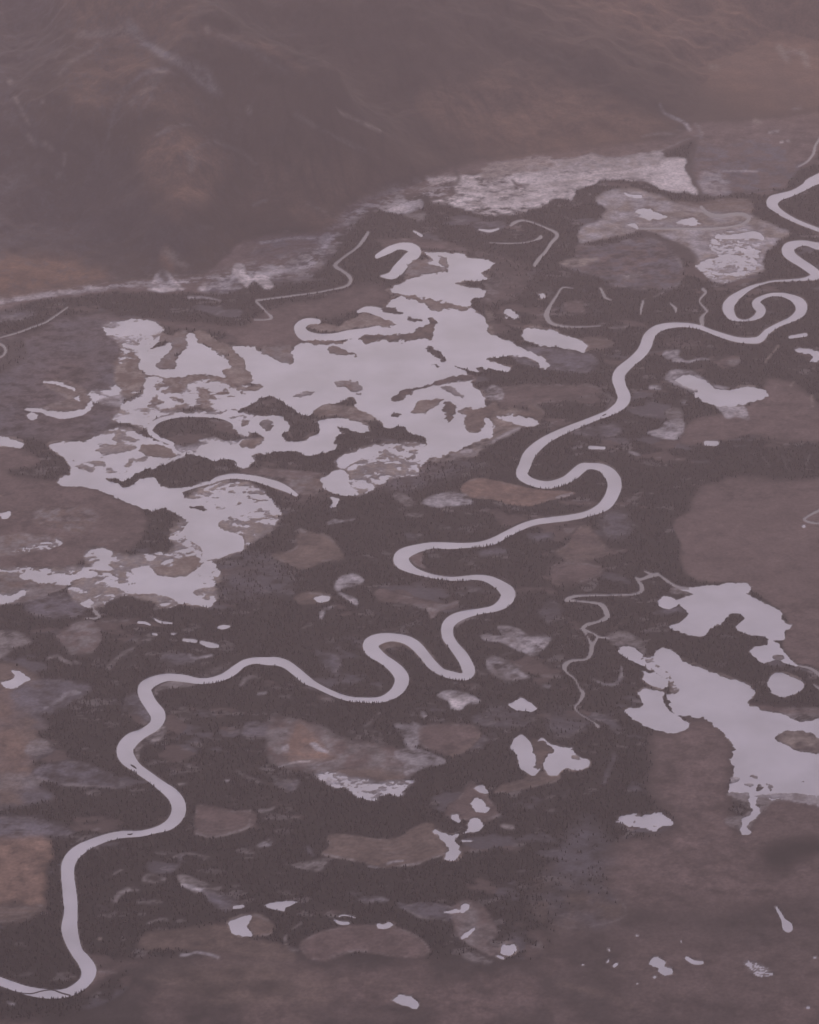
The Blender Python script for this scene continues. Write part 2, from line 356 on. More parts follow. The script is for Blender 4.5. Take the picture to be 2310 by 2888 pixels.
patch('sedge', 'D0', '705,975,34 730,935,24 800,903,34 835,910,20', stroke=True, soft=5, tree=0)
patch('sedge', 'D0', '840,985,18 880,985,10 935,988,26 985,988,12', stroke=True, soft=4, tree=0)
patch('sedge', 'D0', '900,1118,10 950,1092,16 1010,1090,20', stroke=True, soft=4, tree=0)
patch('sedge', 'D0', '940,688,10 1000,696,8', stroke=True, soft=3, tree=0)
patch('sedge', 'D0', '1060,712,14 1130,690,12 1270,714,10', stroke=True, soft=4, tree=0)
patch('pale', 'D0', '1560,640 1600,618 1652,600 1648,640 1580,652', soft=4, tree=0, mottle=.6, scale=10)
patch('sedge', 'D0', '1495,682,12 1545,685,12', stroke=True, soft=4, tree=0)
patch('sedge', 'D0', '1580,432,22 1620,432,20 1662,412,10', stroke=True, soft=4, tree=0)
patch('sedge', 'D0', '1118,142 1210,168 1190,180 1140,165', soft=4, tree=0)
patch('sedge', 'D0', '1440,190,10 1500,225,24 1560,250,20 1600,262,8', stroke=True, soft=5, tree=0, op=.8)
patch('pale', 'D0', '1370,250,14 1390,250,18', stroke=True, soft=4, tree=0)
patch('sedge', 'D0', '690,815,8 740,790,14', stroke=True, soft=4, tree=0)
patch('sedge', 'D0', '1090,270,12 1150,262,8', stroke=True, soft=4, tree=0)
patch('pale', 'D0', '1100,1308,18 1140,1306,12 1200,1295,10 1270,1304,12 1330,1322,14', stroke=True, soft=4, tree=0)
patch('tan', 'D0', '606,1210,16 616,1210,16', stroke=True, soft=3, tree=0)
patch('pale', 'D0', '48,1598,12 85,1610,14', stroke=True, soft=4, tree=0)
patch('sedge', 'D0', '600,1410,8 710,1415,10', stroke=True, soft=5, tree=0)
patch('bog', 'D0', '1535,1055 1625,1080 1665,1130 1640,1180 1560,1195 1505,1140', soft=4, tree=0)
patch('sedge', 'D0', '1540,1062,12 1600,1085,14 1650,1112,8', stroke=True, soft=3, tree=0)
# middle of the plain
patch('bog', 'C1', '30,360 150,330 190,220 260,225 380,250 440,330 460,380 330,400 230,445 150,430', soft=7, tree=0.004)
patch('sedge', 'C1', '200,205,16 230,230,20', stroke=True, soft=5, tree=0)
patch('grey', 'C1', '-50,460 100,440 160,540 60,600 -50,560', soft=20, tree=.4, op=.6)
patch('ochre', 'S', '1298,1380 1345,1350 1425,1362 1510,1382 1617,1388 1600,1402 1555,1412 1500,1427 1440,1425 1390,1410 1330,1405', soft=2.5, amp=3, tree=0)
patch('pale', 'S', '1572,1404,8 1612,1394,8', stroke=True, soft=2.5, tree=0)
patch('pale', 'C1', '945,40 980,5 1100,-20 1200,-10 1245,50 1100,62 1020,72', soft=4, tree=0, mottle=.5, scale=14)
patch('sedge', 'C1', '760,0 800,-20 900,40 840,60', soft=6, tree=0)
patch('sedge', 'C1', '850,115,20 930,118,24', stroke=True, soft=5, tree=0)
patch('sedge', 'C1', '1050,190,18 1100,193,18', stroke=True, soft=5, tree=0)
patch('pale', 'C1', '375,165,16 410,155,24 440,155,10 520,142,6', stroke=True, soft=4, tree=0)
patch('pale', 'C1', '408,535 440,490 520,473 585,512 530,548 470,558 442,582 480,605 540,625 540,668 450,612 412,575', soft=4, amp=2, tree=0, mottle=.3)
patch('bog', 'C1', '160,620 250,585 375,600 345,650 200,658', soft=5, tree=0)
patch('pale', 'C1', '325,742,22 335,705,26 390,676,10', stroke=True, soft=4, tree=0)
patch('sedge', 'C1', '215,802,10 265,782,16', stroke=True, soft=4, tree=0)
patch('heath', 'C1', '640,600 700,560 800,600 960,635 1080,655 1160,635 1140,680 1040,695 1000,745 960,680 850,655 700,645', soft=6, tree=0.004, mottle=.4)
patch('sedge', 'C1', '830,650,10 900,665,16 1000,680,44 1080,668,16 1150,650,14', stroke=True, soft=5, tree=0, mottle=.5)
patch('pale', 'C1', '1295,852 1340,838 1420,850 1400,790 1520,805 1600,855 1712,858 1700,905 1630,970 1540,950 1420,890 1330,882', soft=4, amp=3, tree=0, mottle=.6, scale=24, col2='sedge')
patch('pale', 'C1', '1520,890 1640,850 1712,862 1690,910 1630,965 1560,945', soft=8, tree=0, op=.8)
patch('pale', 'C1', '1340,978 1450,1000 1530,1060 1590,1108 1450,1122 1340,1060', soft=5, tree=0, mottle=.7, scale=20, col2='sedge')
patch('sedge', 'C1', '1300,1080,20 1380,1060,20', stroke=True, soft=6, tree=0)
patch('sedge', 'C1', '1220,1190,18 1300,1130,16', stroke=True, soft=6, tree=0, op=.6)
patch('pale', 'C1', '1035,1212 1100,1183 1200,1200 1295,1242 1260,1262 1210,1262 1180,1302 1110,1292 1100,1250', soft=4, tree=0, mottle=.5, scale=18)
patch('sand', 'C1', '1100,1215 1200,1215 1230,1240 1180,1290 1120,1280', soft=9, tree=0, op=.5)
patch('grey', 'C1', '300,950 420,970 445,1020 400,1085 340,1030', soft=12, tree=.1)
patch('grey', 'C1', '470,1125,26 510,1130,26', stroke=True, soft=9, tree=.2)
patch('bog', 'C1', '655,920 700,878 790,878 880,930 810,915 720,930 690,960', soft=4, amp=2, tree=0)
patch('heath', 'C1', '865,370 900,350 950,350 935,400 960,440 900,420', soft=4, amp=2, tree=0)
patch('sedge', 'C1', '1150,790,12 1190,755,18 1280,738,10', stroke=True, soft=4, tree=0)
patch('heath', 'C1', '800,600 1000,480 1290,520 1400,590 1380,640 1300,600 1200,560', soft=25, tree=.7, op=.25)
patch('grey', 'C1', '1300,350,20 1380,335,36 1440,335,20', stroke=True, soft=10, tree=.2)
patch('grey', 'C1', '1590,240,16 1650,250,36 1725,240,30', stroke=True, soft=10, tree=.2)
patch('sedge', 'C1', '80,1215,14 130,1220,14', stroke=True, soft=6, tree=0, op=.7)
patch('sedge', 'C1', '595,1400,12 640,1360,14 680,1320,8', stroke=True, soft=6, tree=0, op=.7)
patch('grey', 'C1', '1340,1290 1460,1280 1600,1330 1560,1400 1400,1380', soft=25, tree=.4, op=.6)
patch('heath', 'C1', '0,1400 50,1335 200,1370 320,1400 480,1480 640,1500 780,1540 880,1600 900,1650 850,1700 600,1700 280,1680 60,1640 0,1580', soft=12, tree=0.004, mottle=.7, scale=30, col2='sedge')
patch('ochre', 'C1', '100,1540 130,1470 160,1385 220,1380 300,1470 370,1560 405,1600 250,1612 120,1612', soft=12, tree=0)
patch('pale', 'C1', '80,1535 110,1512 130,1530 115,1560', soft=4, tree=0)
patch('pale', 'C1', '250,1510 290,1500 330,1530 365,1562 290,1545', soft=3, tree=0)
patch('sand', 'C1', '132,1625,10 180,1618,10 250,1612,5', stroke=True, soft=3, tree=0)
patch('pale', 'C1', '60,1650,6 130,1628,6', stroke=True, soft=3, tree=0)
patch('pale', 'C1', '225,1670,10 330,1630,6 400,1610,6', stroke=True, soft=4, tree=0, op=.8)
patch('sedge', 'C1', '300,1420,10 360,1500,12 420,1580,10', stroke=True, soft=8, tree=0, op=.6)
patch('sedge', 'C1', '620,1620,16 760,1600,20 820,1660,14', stroke=True, soft=9, tree=0, op=.7)
patch('pale', 'C1', '770,1388 860,1395 890,1375 940,1430 900,1530 850,1530 820,1470', soft=7, tree=0, mottle=.5, op=.75)
patch('pale', 'C1', '940,1320,20 960,1340,24', stroke=True, soft=6, tree=0, op=.8)
patch('heath', 'C1', '940,1400 1200,1385 1295,1440 1250,1520 1120,1580 960,1535 920,1480', soft=7, tree=0.004)
patch('bog', 'C1', '1120,1580,14 1240,1510,18 1290,1450,14', stroke=True, soft=6, tree=0)
patch('pale', 'C1', '765,1560 850,1538 930,1540 1075,1603 1060,1638 960,1650 900,1680 838,1712 830,1640', soft=4, amp=2, tree=0, mottle=.5, scale=50, op=.85)
patch('bog', 'D1', '340,190 500,180 650,170 840,215 800,250 700,255 560,240 400,210', soft=6, tree=0)
patch('grey', 'D1', '20,220 120,240 190,250 160,300 120,315 60,280', soft=7, tree=.1, mottle=.8, scale=12, col2='sedge')
patch('bog', 'D1', '365,585 440,570 580,590 700,605 800,590 860,550 940,508 1010,508 1022,560 1085,640 1080,690 1000,722 880,765 780,770 700,782 620,758 480,728 330,700 372,650', soft=3, amp=2, tree=0, mottle=.15)
patch('sedge', 'D1', '330,692,10 480,722,12 610,748,8', stroke=True, soft=3, tree=0)
patch('pale', 'D1', '610,768,10 700,780,12 740,750,14 820,735,8', stroke=True, soft=3, tree=0, mottle=.8, scale=10)
patch('sedge', 'D1', '780,768,12 880,758,18 960,732,12 1040,705,10', stroke=True, soft=3, tree=0, mottle=.8, scale=10)
patch('sedge', 'D1', '150,765 240,740 390,718 340,760 310,803 250,793', soft=5, tree=0)
patch('grey', 'D1', '240,660,24 270,700,20', stroke=True, soft=7, tree=.1)
patch('heath', 'D1', '1090,460 1090,400 1150,370 1230,265 1340,350 1410,460 1320,500 1200,485', soft=6, tree=0.004)
patch('sedge', 'D1', '1320,490,12 1410,460,14', stroke=True, soft=5, tree=0)
patch('sedge', 'D1', '1430,525,24 1490,535,22', stroke=True, soft=5, tree=0)
patch('sedge', 'D1', '1530,805,16 1560,798,16', stroke=True, soft=5, tree=0, op=.8)
patch('sedge', 'D1', '850,855,12 866,855,12', stroke=True, soft=4, tree=0, op=.8)
patch('grey', 'D1', '555,965 640,948 745,975 640,992 570,988', soft=5, tree=0.004)
patch('pale', 'D1', '620,975,14 700,968,16', stroke=True, soft=5, tree=0, op=.6)
patch('heath', 'D1', '200,1270 210,1220 330,1160 500,1130 750,1135 880,1180 950,1230 985,1292 900,1330 700,1310 540,1285 450,1310 350,1350 250,1325', soft=6, tree=0.004, mottle=.3)
patch('sedge', 'D1', '380,1330,16 470,1295,14 560,1280,8 700,1300,8', stroke=True, soft=6, tree=0, op=.7)
patch('sedge', 'D1', '110,1190,10 105,1225,18 130,1270,22 180,1280,12', stroke=True, soft=4, tree=0)
patch('sedge', 'D1', '150,1150,5 205,1115,12', stroke=True, soft=4, tree=0, op=.8)
patch('grey', 'D1', '800,980 850,1000 950,985 1080,1005 1160,1030 1110,1095 930,1082 860,1045 805,1015', soft=4, tree=0.004)
patch('sedge', 'D1', '870,1050,10 940,1082,14 1080,1095,12', stroke=True, soft=5, tree=0, op=.7)
patch('heath', 'D1', '1100,1040 1160,990 1230,975 1320,1020 1385,1120 1400,1190 1340,1240 1465,1290 1425,1335 1300,1290 1210,1240 1150,1170 1130,1100', soft=6, tree=0.004, mottle=.5, col2='sedge')
patch('sedge', 'D1', '1180,1310 1260,1290 1360,1340 1350,1365 1240,1350', soft=7, tree=0, op=.7)
patch('bog', 'D2', '-20,190 130,200 140,240 60,270 -100,310 -250,330 -200,280 -80,240', soft=5, tree=0.004, op=.8)
patch('grey', 'D2', '480,90,20 460,160,26 420,260,16', stroke=True, soft=8, tree=.1)
patch('grey', 'D2', '170,350,14 200,310,14', stroke=True, soft=8, tree=.1)
# east of the river
patch('bog', 'C2', '120,340 200,290 250,200 320,190 400,270 460,330 550,330 420,370 240,405 180,385', soft=8, tree=0.004, col2='heath', mottle=.5)
patch('grey', 'C2', '400,170 450,100 540,110 580,200 520,250 430,240', soft=20, tree=.2)
patch('heath', 'C2', '100,430 200,400 400,430 380,480 240,530 110,530', soft=14, tree=.2)
patch('sedge', 'C2', '530,455,10 550,415,10', stroke=True, soft=6, tree=0, op=.6)
patch('grey', 'C2', '30,690 60,650 120,640 160,700 90,770 40,740', soft=10, tree=.3, op=.6)
patch('grey', 'C2', '720,712,14 800,705,30 870,685,20', stroke=True, soft=6, tree=.1)
patch('grey', 'C2', '80,1310 200,1320 300,1380 220,1470 100,1440', soft=25, tree=.3, op=.6)
patch('pale', 'C2', '60,1155,20 85,1158,20', stroke=True, soft=5, tree=0)
patch('sedge', 'C2', '215,1460,10 260,1430,10', stroke=True, soft=6, tree=0, op=.6)
patch('sedge', 'C2', '280,1555,8 370,1557,10', stroke=True, soft=5, tree=0, op=.8)
patch('sedge', 'C2', '1110,850,6 1220,858,10', stroke=True, soft=6, tree=0, op=.5)
patch('sedge', 'C2', '440,850 540,830 620,860 670,910 660,970 600,915 480,900', soft=6, tree=0)
patch('sedge', 'C2', '820,590 850,560 960,560 960,600 870,610', soft=5, tree=0)
patch('sedge', 'C2', '1480,1320 1560,1290 1740,1290 1740,1360 1680,1380 1570,1370', soft=7, tree=0)
patch('heath', 'C2', '1280,1270,10 1400,1290,26 1520,1310,26 1725,1310,20', stroke=True, soft=8, tree=.1)
patch('sedge', 'D2', '1180,310 1300,330 1440,335 1600,335 2300,380 2300,440 1725,398 1550,372 1440,382 1400,430 1330,490 1290,560 1235,545 1170,512 1165,470 1260,460 1290,420 1205,370', soft=5, tree=0)
patch('mud', 'C2', '890,990,10 1050,1050,10 1200,1110,14 1310,1150,12', stroke=True, soft=4, tree=0, op=.6)
patch('tan', 'C2', '1455,1465 1530,1425 1650,1430 1725,1460 1800,1500 1725,1565 1650,1562 1560,1535', soft=6, tree=0)
patch('pale', 'C2', '340,1110,5 420,1145,12 490,1145,20 520,1110,26 525,1060,14 520,1030,4', stroke=True, soft=4, tree=0, op=.6)
# far east side of the plain
patch('tan', 'A2', '380,1200 470,1160 600,1148 740,1190 850,1230 1000,1250 1280,1250 1330,1320 1450,1370 1555,1420 1450,1490 1395,1560 1385,1650 1250,1690 1130,1728 1040,1690 990,1600 900,1500 760,1430 640,1400 560,1430 440,1440 280,1480 255,1420 310,1370 400,1330 430,1270 390,1240', soft=7, amp=10, tree=0, mottle=.6, scale=40, col2='pale', broken=.25)
patch('bog', 'A2', '860,1225 1000,1230 1280,1215 1320,1300 1100,1290 950,1260', soft=8, tree=0)
patch('pale', 'A2', '385,1205 470,1175 540,1165 560,1200 520,1260 430,1260', soft=10, tree=0, op=.45)
patch('dim', 'A2', '640,1405 760,1435 960,1530 980,1600 860,1560 700,1480', soft=6, tree=.4)
patch('grey', 'A2', '250,1490 400,1500 650,1440 800,1500 890,1600 860,1750 500,1750 380,1680 150,1620 250,1570', soft=10, tree=.15, mottle=.9, scale=30, col2='heath')
patch('tan', 'A2', '145,1605 230,1575 385,1573 345,1600 240,1628', soft=5, tree=0)
patch('sedge', 'A2', '540,1690,30 600,1680,44 650,1670,24', stroke=True, soft=8, tree=0, mottle=.8, scale=16)
patch('sedge', 'A2', '840,1550,16 890,1620,10', stroke=True, soft=5, tree=0)
patch('pale', 'A2', '770,1440 900,1435 1035,1465 1015,1503 900,1472', soft=6, tree=0, op=.8)
patch('heath', 'B2', '180,340 280,330 290,390 220,400 180,380', soft=12, tree=.2)
patch('sedge', 'B2', '450,490,6 500,490,16 575,472,6', stroke=True, soft=5, tree=0)
patch('heath', 'B2', '760,560 1000,570 980,610 820,600', soft=12, tree=.3, op=.5)
patch('pale', 'B2', '768,655 800,623 878,628 868,660 900,685 830,682', soft=4, tree=0)
patch('pale', 'B2', '840,688,10 930,694,12 1000,676,14 1060,680,8', stroke=True, soft=4, tree=0)
patch('sedge', 'B2', '1060,665 1230,660 1235,715 1140,735 1080,700', soft=6, tree=0, col2='heath', mottle=.7)
patch('tan', 'B2', '1475,600,14 1440,640,8 1400,692,18', stroke=True, soft=4, tree=0)
patch('tan', 'B2', '1555,835,16 1575,815,8', stroke=True, soft=4, tree=0)
patch('tan', 'B2', '1682,900,14 1688,965,20', stroke=True, soft=4, tree=0)
patch('sedge', 'B2', '1000,905,20 1080,945,26 1150,965,16', stroke=True, soft=6, tree=0)
patch('pale', 'B2', '790,805 840,745 960,755 1060,825 1180,852 1050,880 940,860', soft=6, tree=0)
patch('pale', 'B2', '880,815 960,775 1060,830 1060,870 950,880', soft=8, tree=0)
patch('pale', 'B2', '1100,950 1260,955 1300,1045 1220,1025 1160,1035', soft=3, tree=0)
patch('pale', 'B2', '678,1125 760,1098 800,1050 890,1040 905,1085 890,1142 840,1168 740,1152', soft=3, amp=2, tree=0, mottle=.3)
patch('sedge', 'B2', '790,990 890,985 900,1060 870,1080 800,1050', soft=6, tree=0, mottle=.7, scale=10, op=.8)
patch('pale', 'B2', '705,850,22 760,850,24', stroke=True, soft=4, tree=0)
patch('pale', 'B2', '232,1220,16 280,1210,10', stroke=True, soft=4, tree=0, op=.7)
patch('grey', 'B2', '280,1100 480,1080 510,1110 460,1150 320,1150', soft=12, tree=.3)
patch('pale', 'B2', '575,1245,10 600,1255,20 635,1262,10', stroke=True, soft=4, tree=0)
patch('sedge', 'B2', '550,1060,8 615,1060,8', stroke=True, soft=5, tree=0, op=.6)
patch('pale', 'B2', '895,936,18 912,938,18', stroke=True, soft=4, tree=0)
patch('sedge', 'B2', '400,880,10 470,920,24 440,980,10', stroke=True, soft=8, tree=.1, op=.6)
patch('sedge', 'B2', '720,300,6 775,270,10', stroke=True, soft=4, tree=0)
patch('sedge', 'B2', '1500,1260,8 1540,1350,6', stroke=True, soft=5, tree=0, op=.5)
patch('sedge', 'B2', '1380,1270,5 1430,1330,6', stroke=True, soft=5, tree=0, op=.5)
patch('sedge', 'B2', '1670,1260,8 1640,1340,6', stroke=True, soft=5, tree=0, op=.5)
patch('grey', 'B1', '1250,60 1430,60 1435,100 1340,130 1270,110', soft=8, tree=.1)
patch('sedge', 'B1', '830,10 960,0 950,40 900,50', soft=8, tree=0)
patch('heath', 'B1', '700,160 1000,170 1200,215 1200,240 900,215 720,210', soft=10, tree=.1)
patch('sedge', 'B1', '1640,490 1690,460 1700,500 1670,530', soft=8, tree=0, op=.6)
patch('mud', 'B1', '1320,600 1370,620 1380,700 1350,740', soft=10, tree=0, op=.6)
patch('sedge', 'B1', '1290,380 1400,400 1400,500 1330,540 1320,460', soft=9, tree=.1, op=.5, mottle=.9, scale=10)
patch('bog', 'B1', '1580,1160 1660,1190 1680,1240 1600,1230', soft=6, tree=0, op=.6)
patch('sedge', 'B1', '1200,1440 1290,1385 1500,1305 1540,1318 1400,1395 1300,1450 1240,1495 1000,1515 1050,1480 1150,1455', soft=5, tree=0, mottle=.7, col2='tan', scale=15)
patch('pale', 'B1', '1370,1395,16 1450,1350,16 1530,1315,10', stroke=True, soft=4, tree=0)
patch('pale', 'B1', '1180,1460,20 1230,1450,26', stroke=True, soft=4, tree=0)
patch('tan', 'B1', '1340,1370 1360,1240 1400,1188 1500,1193 1620,1228 1670,1262 1600,1305 1520,1302 1450,1335 1380,1385', soft=5, tree=0, col2='bog', mottle=.6)
patch('bog', 'B1', '1180,1215 1240,1185 1330,1180 1380,1150 1400,1190 1340,1250 1310,1350 1220,1340', soft=5, tree=0)
patch('sedge', 'B1', '1320,1140 1330,1080 1390,1050 1440,1100 1410,1155', soft=4, tree=0, col2='pale', mottle=.9, scale=15)
patch('bog', 'B1', '270,1215 340,1165 430,1175 550,1185 610,1215 660,1260 560,1265 430,1235 330,1245', soft=6, tree=0, col2='mud', mottle=.7, scale=25)
patch('bog', 'B1', '120,1290 200,1290 300,1320 240,1370 130,1360', soft=8, tree=.1)
patch('sedge', 'B1', '-40,1560 100,1570 300,1600 330,1660 280,1720 100,1700 -40,1640', soft=6, tree=0, col2='bog', mottle=.7, scale=22)
patch('heath', 'B1', '-120,1560 300,1585 260,1610 -120,1600', soft=6, tree=.1)
# shrubs and stones under the hills
patch('grey', 'B1', '-60,180 300,150 400,90 420,200 330,330 200,420 -60,420', soft=14, tree=.15, mottle=.8, scale=40, col2='heath')
patch('grey', 'B0', '-400,400 0,390 180,370 150,430 -400,500', soft=14, tree=.4, mottle=.9, scale=25, op=.8)
patch('sedge', 'B0', '20,430,16 80,425,26 130,440,10', stroke=True, soft=7, tree=0)
patch('heath', 'A2', '930,760 1100,740 1400,730 1725,700 1900,640 1900,760 1760,860 1700,960 1640,1010 1500,1000 1100,960 1000,900', soft=12, amp=12, tree=0, mottle=.4)
patch('heath', 'A2', '990,790 1020,850 1120,900 1300,850 1480,870 1560,1000 1640,990 1545,1100 1500,1150 1200,1172 1150,1192 1000,1172 960,1100 930,1030 960,950', soft=8, amp=8, tree=0.004, mottle=1.0, scale=30, col2='grey')
patch('pale', 'A2', '1000,1060 1120,1040 1180,1130 1160,1190 1010,1170', soft=14, tree=0, op=.6)
patch('pale', 'A2', '1140,1042,6 1350,1045,8', stroke=True, soft=4, tree=0)
patch('sand', 'A2', '-60,1010 60,990 200,966 350,948 480,960 620,940 750,918 780,960 920,965 910,1030 950,1110 992,1182 900,1170 830,1172 760,1150 660,1105 560,1098 420,1092 340,1130 240,1170 230,1222 130,1210 40,1240 -60,1260', soft=4, amp=12, tree=0, mottle=.3, scale=60, broken=.4)
patch('sand', 'A1', '1740,965 1500,970 1350,1000 1300,1060 1170,1065 1000,1080 960,1110 970,1160 1100,1130 1130,1190 980,1240 1080,1245 1200,1285 1350,1300 1500,1300 1620,1270 1740,1225', soft=7, amp=16, tree=0, mottle=.4, broken=.7)
patch('sand', 'A2', '780,965 915,965 908,1030 950,1110 985,1175 900,1165 830,1165 770,1140 700,1100 740,1040', soft=4, amp=4, tree=0, mottle=.15, broken=.1)
patch('sand', 'A2', '-60,1100,60 100,1120,90 240,1110,60 400,1070,36 600,1060,30 740,1050,40', stroke=True, soft=10, tree=0, op=.9, broken=.5)
patch('sand', 'A1', '1160,1090,40 1250,1130,60 1300,1200,90 1450,1240,80 1600,1180,80 1740,1150,80', stroke=True, soft=10, tree=0, op=.9, broken=.5)
for q in ('0,1070,6 200,1050,8 420,1010,8 640,985,6', '-40,1150,8 120,1130,10 300,1095,8', '60,1190,8 200,1150,10', '-60,1040,8 150,1030,10 350,1000,8', '300,1060,8 560,1030,10 720,1000,6'):
    patch('tan', 'A2', q, stroke=True, soft=5, tree=0, op=.75, broken=.8)
for q in ('1180,1150,10 1260,1160,14 1330,1170,10', '1350,1190,6 1500,1180,10 1650,1170,8', '1250,1240,14 1330,1250,12', '1380,1130,8 1480,1150,10 1700,1110,8', '1200,1090,10 1290,1100,8', '1540,1230,8 1660,1210,10'):
    patch('bog', 'A1', q, stroke=True, soft=5, tree=.05, op=.75, broken=.9)
patch('mud', 'A2', '-60,1000 60,985 300,960 600,950 780,960 700,1010 400,1030 200,1050 0,1060', soft=8, amp=6, tree=0, mottle=.8, scale=22, col2='pale', op=.75)
patch('mud', 'A1', '1350,1000 1600,970 1740,990 1700,1040 1500,1060 1350,1100 1300,1060', soft=8, amp=6, tree=0, mottle=.8, scale=20, col2='bog', op=.85)
patch('sedge', 'A1', '1380,1000,8 1500,975,8 1700,966,6', stroke=True, soft=4, tree=0)
patch('dim', 'A1', '1140,1040,24 1160,1100,26 1090,1140,26', stroke=True, soft=7, tree=.2)
patch('heath', 'A1', '960,1150,20 1120,1170,40 1000,1200,30', stroke=True, soft=8, tree=.1, mottle=.8, scale=12, op=.8)
patch('mud', 'A2', '0,1120,8 240,1105,12 420,1070,14 600,1060,10', stroke=True, soft=4, tree=0, op=.6)
patch('sand', 'A1', '1500,1060 1640,1050 1725,1080 1700,1120 1580,1140 1500,1110', soft=6, tree=0, op=.8)
patch('dim', 'A1', '1490,1100,14 1520,1130,22 1580,1125,14', stroke=True, soft=4, tree=.3)
patch('dim', 'A2', '985,830,20 960,900,30 940,1000,40 945,1060,34 980,1130,24 1010,1190,24', stroke=True, soft=9, tree=.3)
patch('sand', 'A2', '330,1185,4 332,1185,4', stroke=True, soft=4, tree=0)
patch('pale', 'A1', '670,1250 760,1238 780,1190 830,1188 850,1240 930,1215 945,1262 880,1292 820,1302 700,1282', soft=4, amp=4, tree=0, mottle=.3)
patch('sand', 'A1', '690,1255 830,1240 840,1290 720,1280', soft=7, tree=0, op=.7)
patch('pale', 'A1', '480,1312,14 540,1285,18 600,1262,18 670,1250,10', stroke=True, soft=5, tree=0, mottle=.6, scale=10)
patch('pale', 'A1', '350,1392,18 440,1370,22 530,1350,16', stroke=True, soft=5, tree=0, mottle=.6, scale=10)
patch('pale', 'A1', '305,1465 330,1430 385,1420 360,1500 335,1495', soft=5, tree=0)
patch('sedge', 'A1', '330,1500,40 330,1560,36 320,1620,20', stroke=True, soft=14, tree=0, op=.6, mottle=.8)
patch('pale', 'A1', '-40,1480,18 60,1462,16 150,1450,14 290,1452,16', stroke=True, soft=5, tree=0, mottle=.7, scale=10)
patch('sedge', 'F', '-200,650,20 0,634,16 120,616,16 240,600,20 330,590,26 430,592,30 520,575,36 620,560,44 690,520,40 740,455,30 860,405,26 940,385,30', stroke=True, soft=14, amp=10, broken=1.6, tree=0, mottle=.8, scale=20)
patch('pale', 'F', '0,636,8 120,618,8 240,602,10 420,596,16 520,580,20 640,565,18 690,510,14 750,445,14 860,425,16 940,400,20', stroke=True, soft=6, amp=8, broken=1.8, tree=0)
patch('pale', 'B0', '-200,345,26 0,328,26 180,305,20 340,278,20 400,275,26 500,265,18 640,250,26', stroke=True, soft=5, tree=0, mottle=.7, scale=12)
patch('sand', 'B0', '360,268,20 390,272,10', stroke=True, soft=4, tree=0, op=.6)
patch('sand', 'B0', '560,250,22 620,250,18', stroke=True, soft=5, tree=0, op=.6)
patch('sedge', 'B0', '530,105,10 620,150,16 700,180,10 780,210,10 880,232,16', stroke=True, soft=5, tree=0)
patch('pale', 'B0', '905,245 930,200 950,155 1010,138 1050,185 1090,225 1125,255 1050,262 980,275 905,260', soft=4, amp=4, tree=0)
patch('sand', 'B0', '935,210,16 955,165,16 1000,145,14 1040,180,16 1080,225,20 1110,250,14', stroke=True, soft=4, tree=0)
patch('sand', 'B0', '900,250,10 980,255,26 1060,250,20', stroke=True, soft=4, tree=0)
patch('dim', 'B0', '985,170,30 1005,195,34', stroke=True, soft=6, tree=.4)
patch('pale', 'B0', '1195,250 1260,205 1320,190 1440,178 1500,210 1480,240 1400,272 1250,275', soft=6, amp=7, tree=0, mottle=1, scale=16, col2='grey')
patch('sand', 'B0', '1200,255 1240,215 1250,260', soft=6, tree=0, op=.9)
patch('sand', 'B0', '1412,145 1432,100 1485,105 1492,160 1540,180 1560,150 1640,130 1700,105 1740,140 1640,180 1665,240 1610,252 1550,195 1505,245 1450,190', soft=4, amp=5, tree=0, mottle=.4)
patch('pale', 'B0', '1150,300,18 1250,305,10 1340,322,8', stroke=True, soft=4, tree=0)
patch('pale', 'B1', '-60,340 20,320 80,335 160,325 260,360 265,385 180,380 100,375 20,390 -60,370', soft=5, amp=4, tree=0, mottle=.4)
patch('sedge', 'B1', '100,400,10 220,415,14 350,412,10', stroke=True, soft=6, tree=0, op=.7)
patch('sedge', 'B1', '-40,420,16 20,440,20', stroke=True, soft=5, tree=0)

# ------------------------------------------------------------------ flooded marshes
W_NW = marsh('pale flooded marsh at the north west tip of the big lake', 'B0', '625,485 660,455 800,435 900,440 978,475 960,560 900,620 860,660 780,605 700,555 650,530', .78)
marsh('', 'B0', '720,565 760,580 820,640 865,660 850,720 880,780 870,840 800,900 700,890 690,800 700,700 740,640', .06, 'bog', 'tan', join=W_NW)
marsh('', 'B0', '890,780 1100,785 1200,775 1370,785 1450,830 1725,832 1600,862 1500,900 1440,985 1300,985 1200,960 1000,1000 900,980 880,920', .42, 'bog', 'tan', 38, join=W_NW)
marsh('', 'B0', '740,960 870,880 880,800 930,800 945,890 900,960 1000,1000 1440,990 1440,1030 1060,1015 950,1040 900,1085 860,1100 800,1060 700,1045 700,1000', .8, join=W_NW)
marsh('', 'B0', '1120,860 1200,830 1205,960 1130,940', .8, join=W_NW)
marsh('', 'B0', '560,930 550,870 640,865 690,825 750,900 750,960 640,950', .45, 'sedge', 'pale', join=W_NW)
marsh('', 'B0', '1390,1010 1500,985 1560,1000 1540,1120 1480,1150 1400,1080', .35, 'sedge', 'bog', join=W_NW)
W_W = marsh('braided flooded marsh on the west side of the plain', 'B0', '300,1200 380,1180 500,1185 600,1140 700,1100 780,1095 860,1120 900,1150 1060,1210 1060,1290 960,1320 850,1370 760,1420 700,1400 600,1400 500,1350 430,1330 380,1260', .82, 'tan', 'sedge', 50)
marsh('', 'B0', '1050,1210 1200,1200 1210,1160 1330,1110 1400,1150 1440,1180 1560,1160 1580,1230 1500,1330 1440,1330 1230,1270 1080,1300', .5, 'sedge', 'pale', 22, join=W_W)
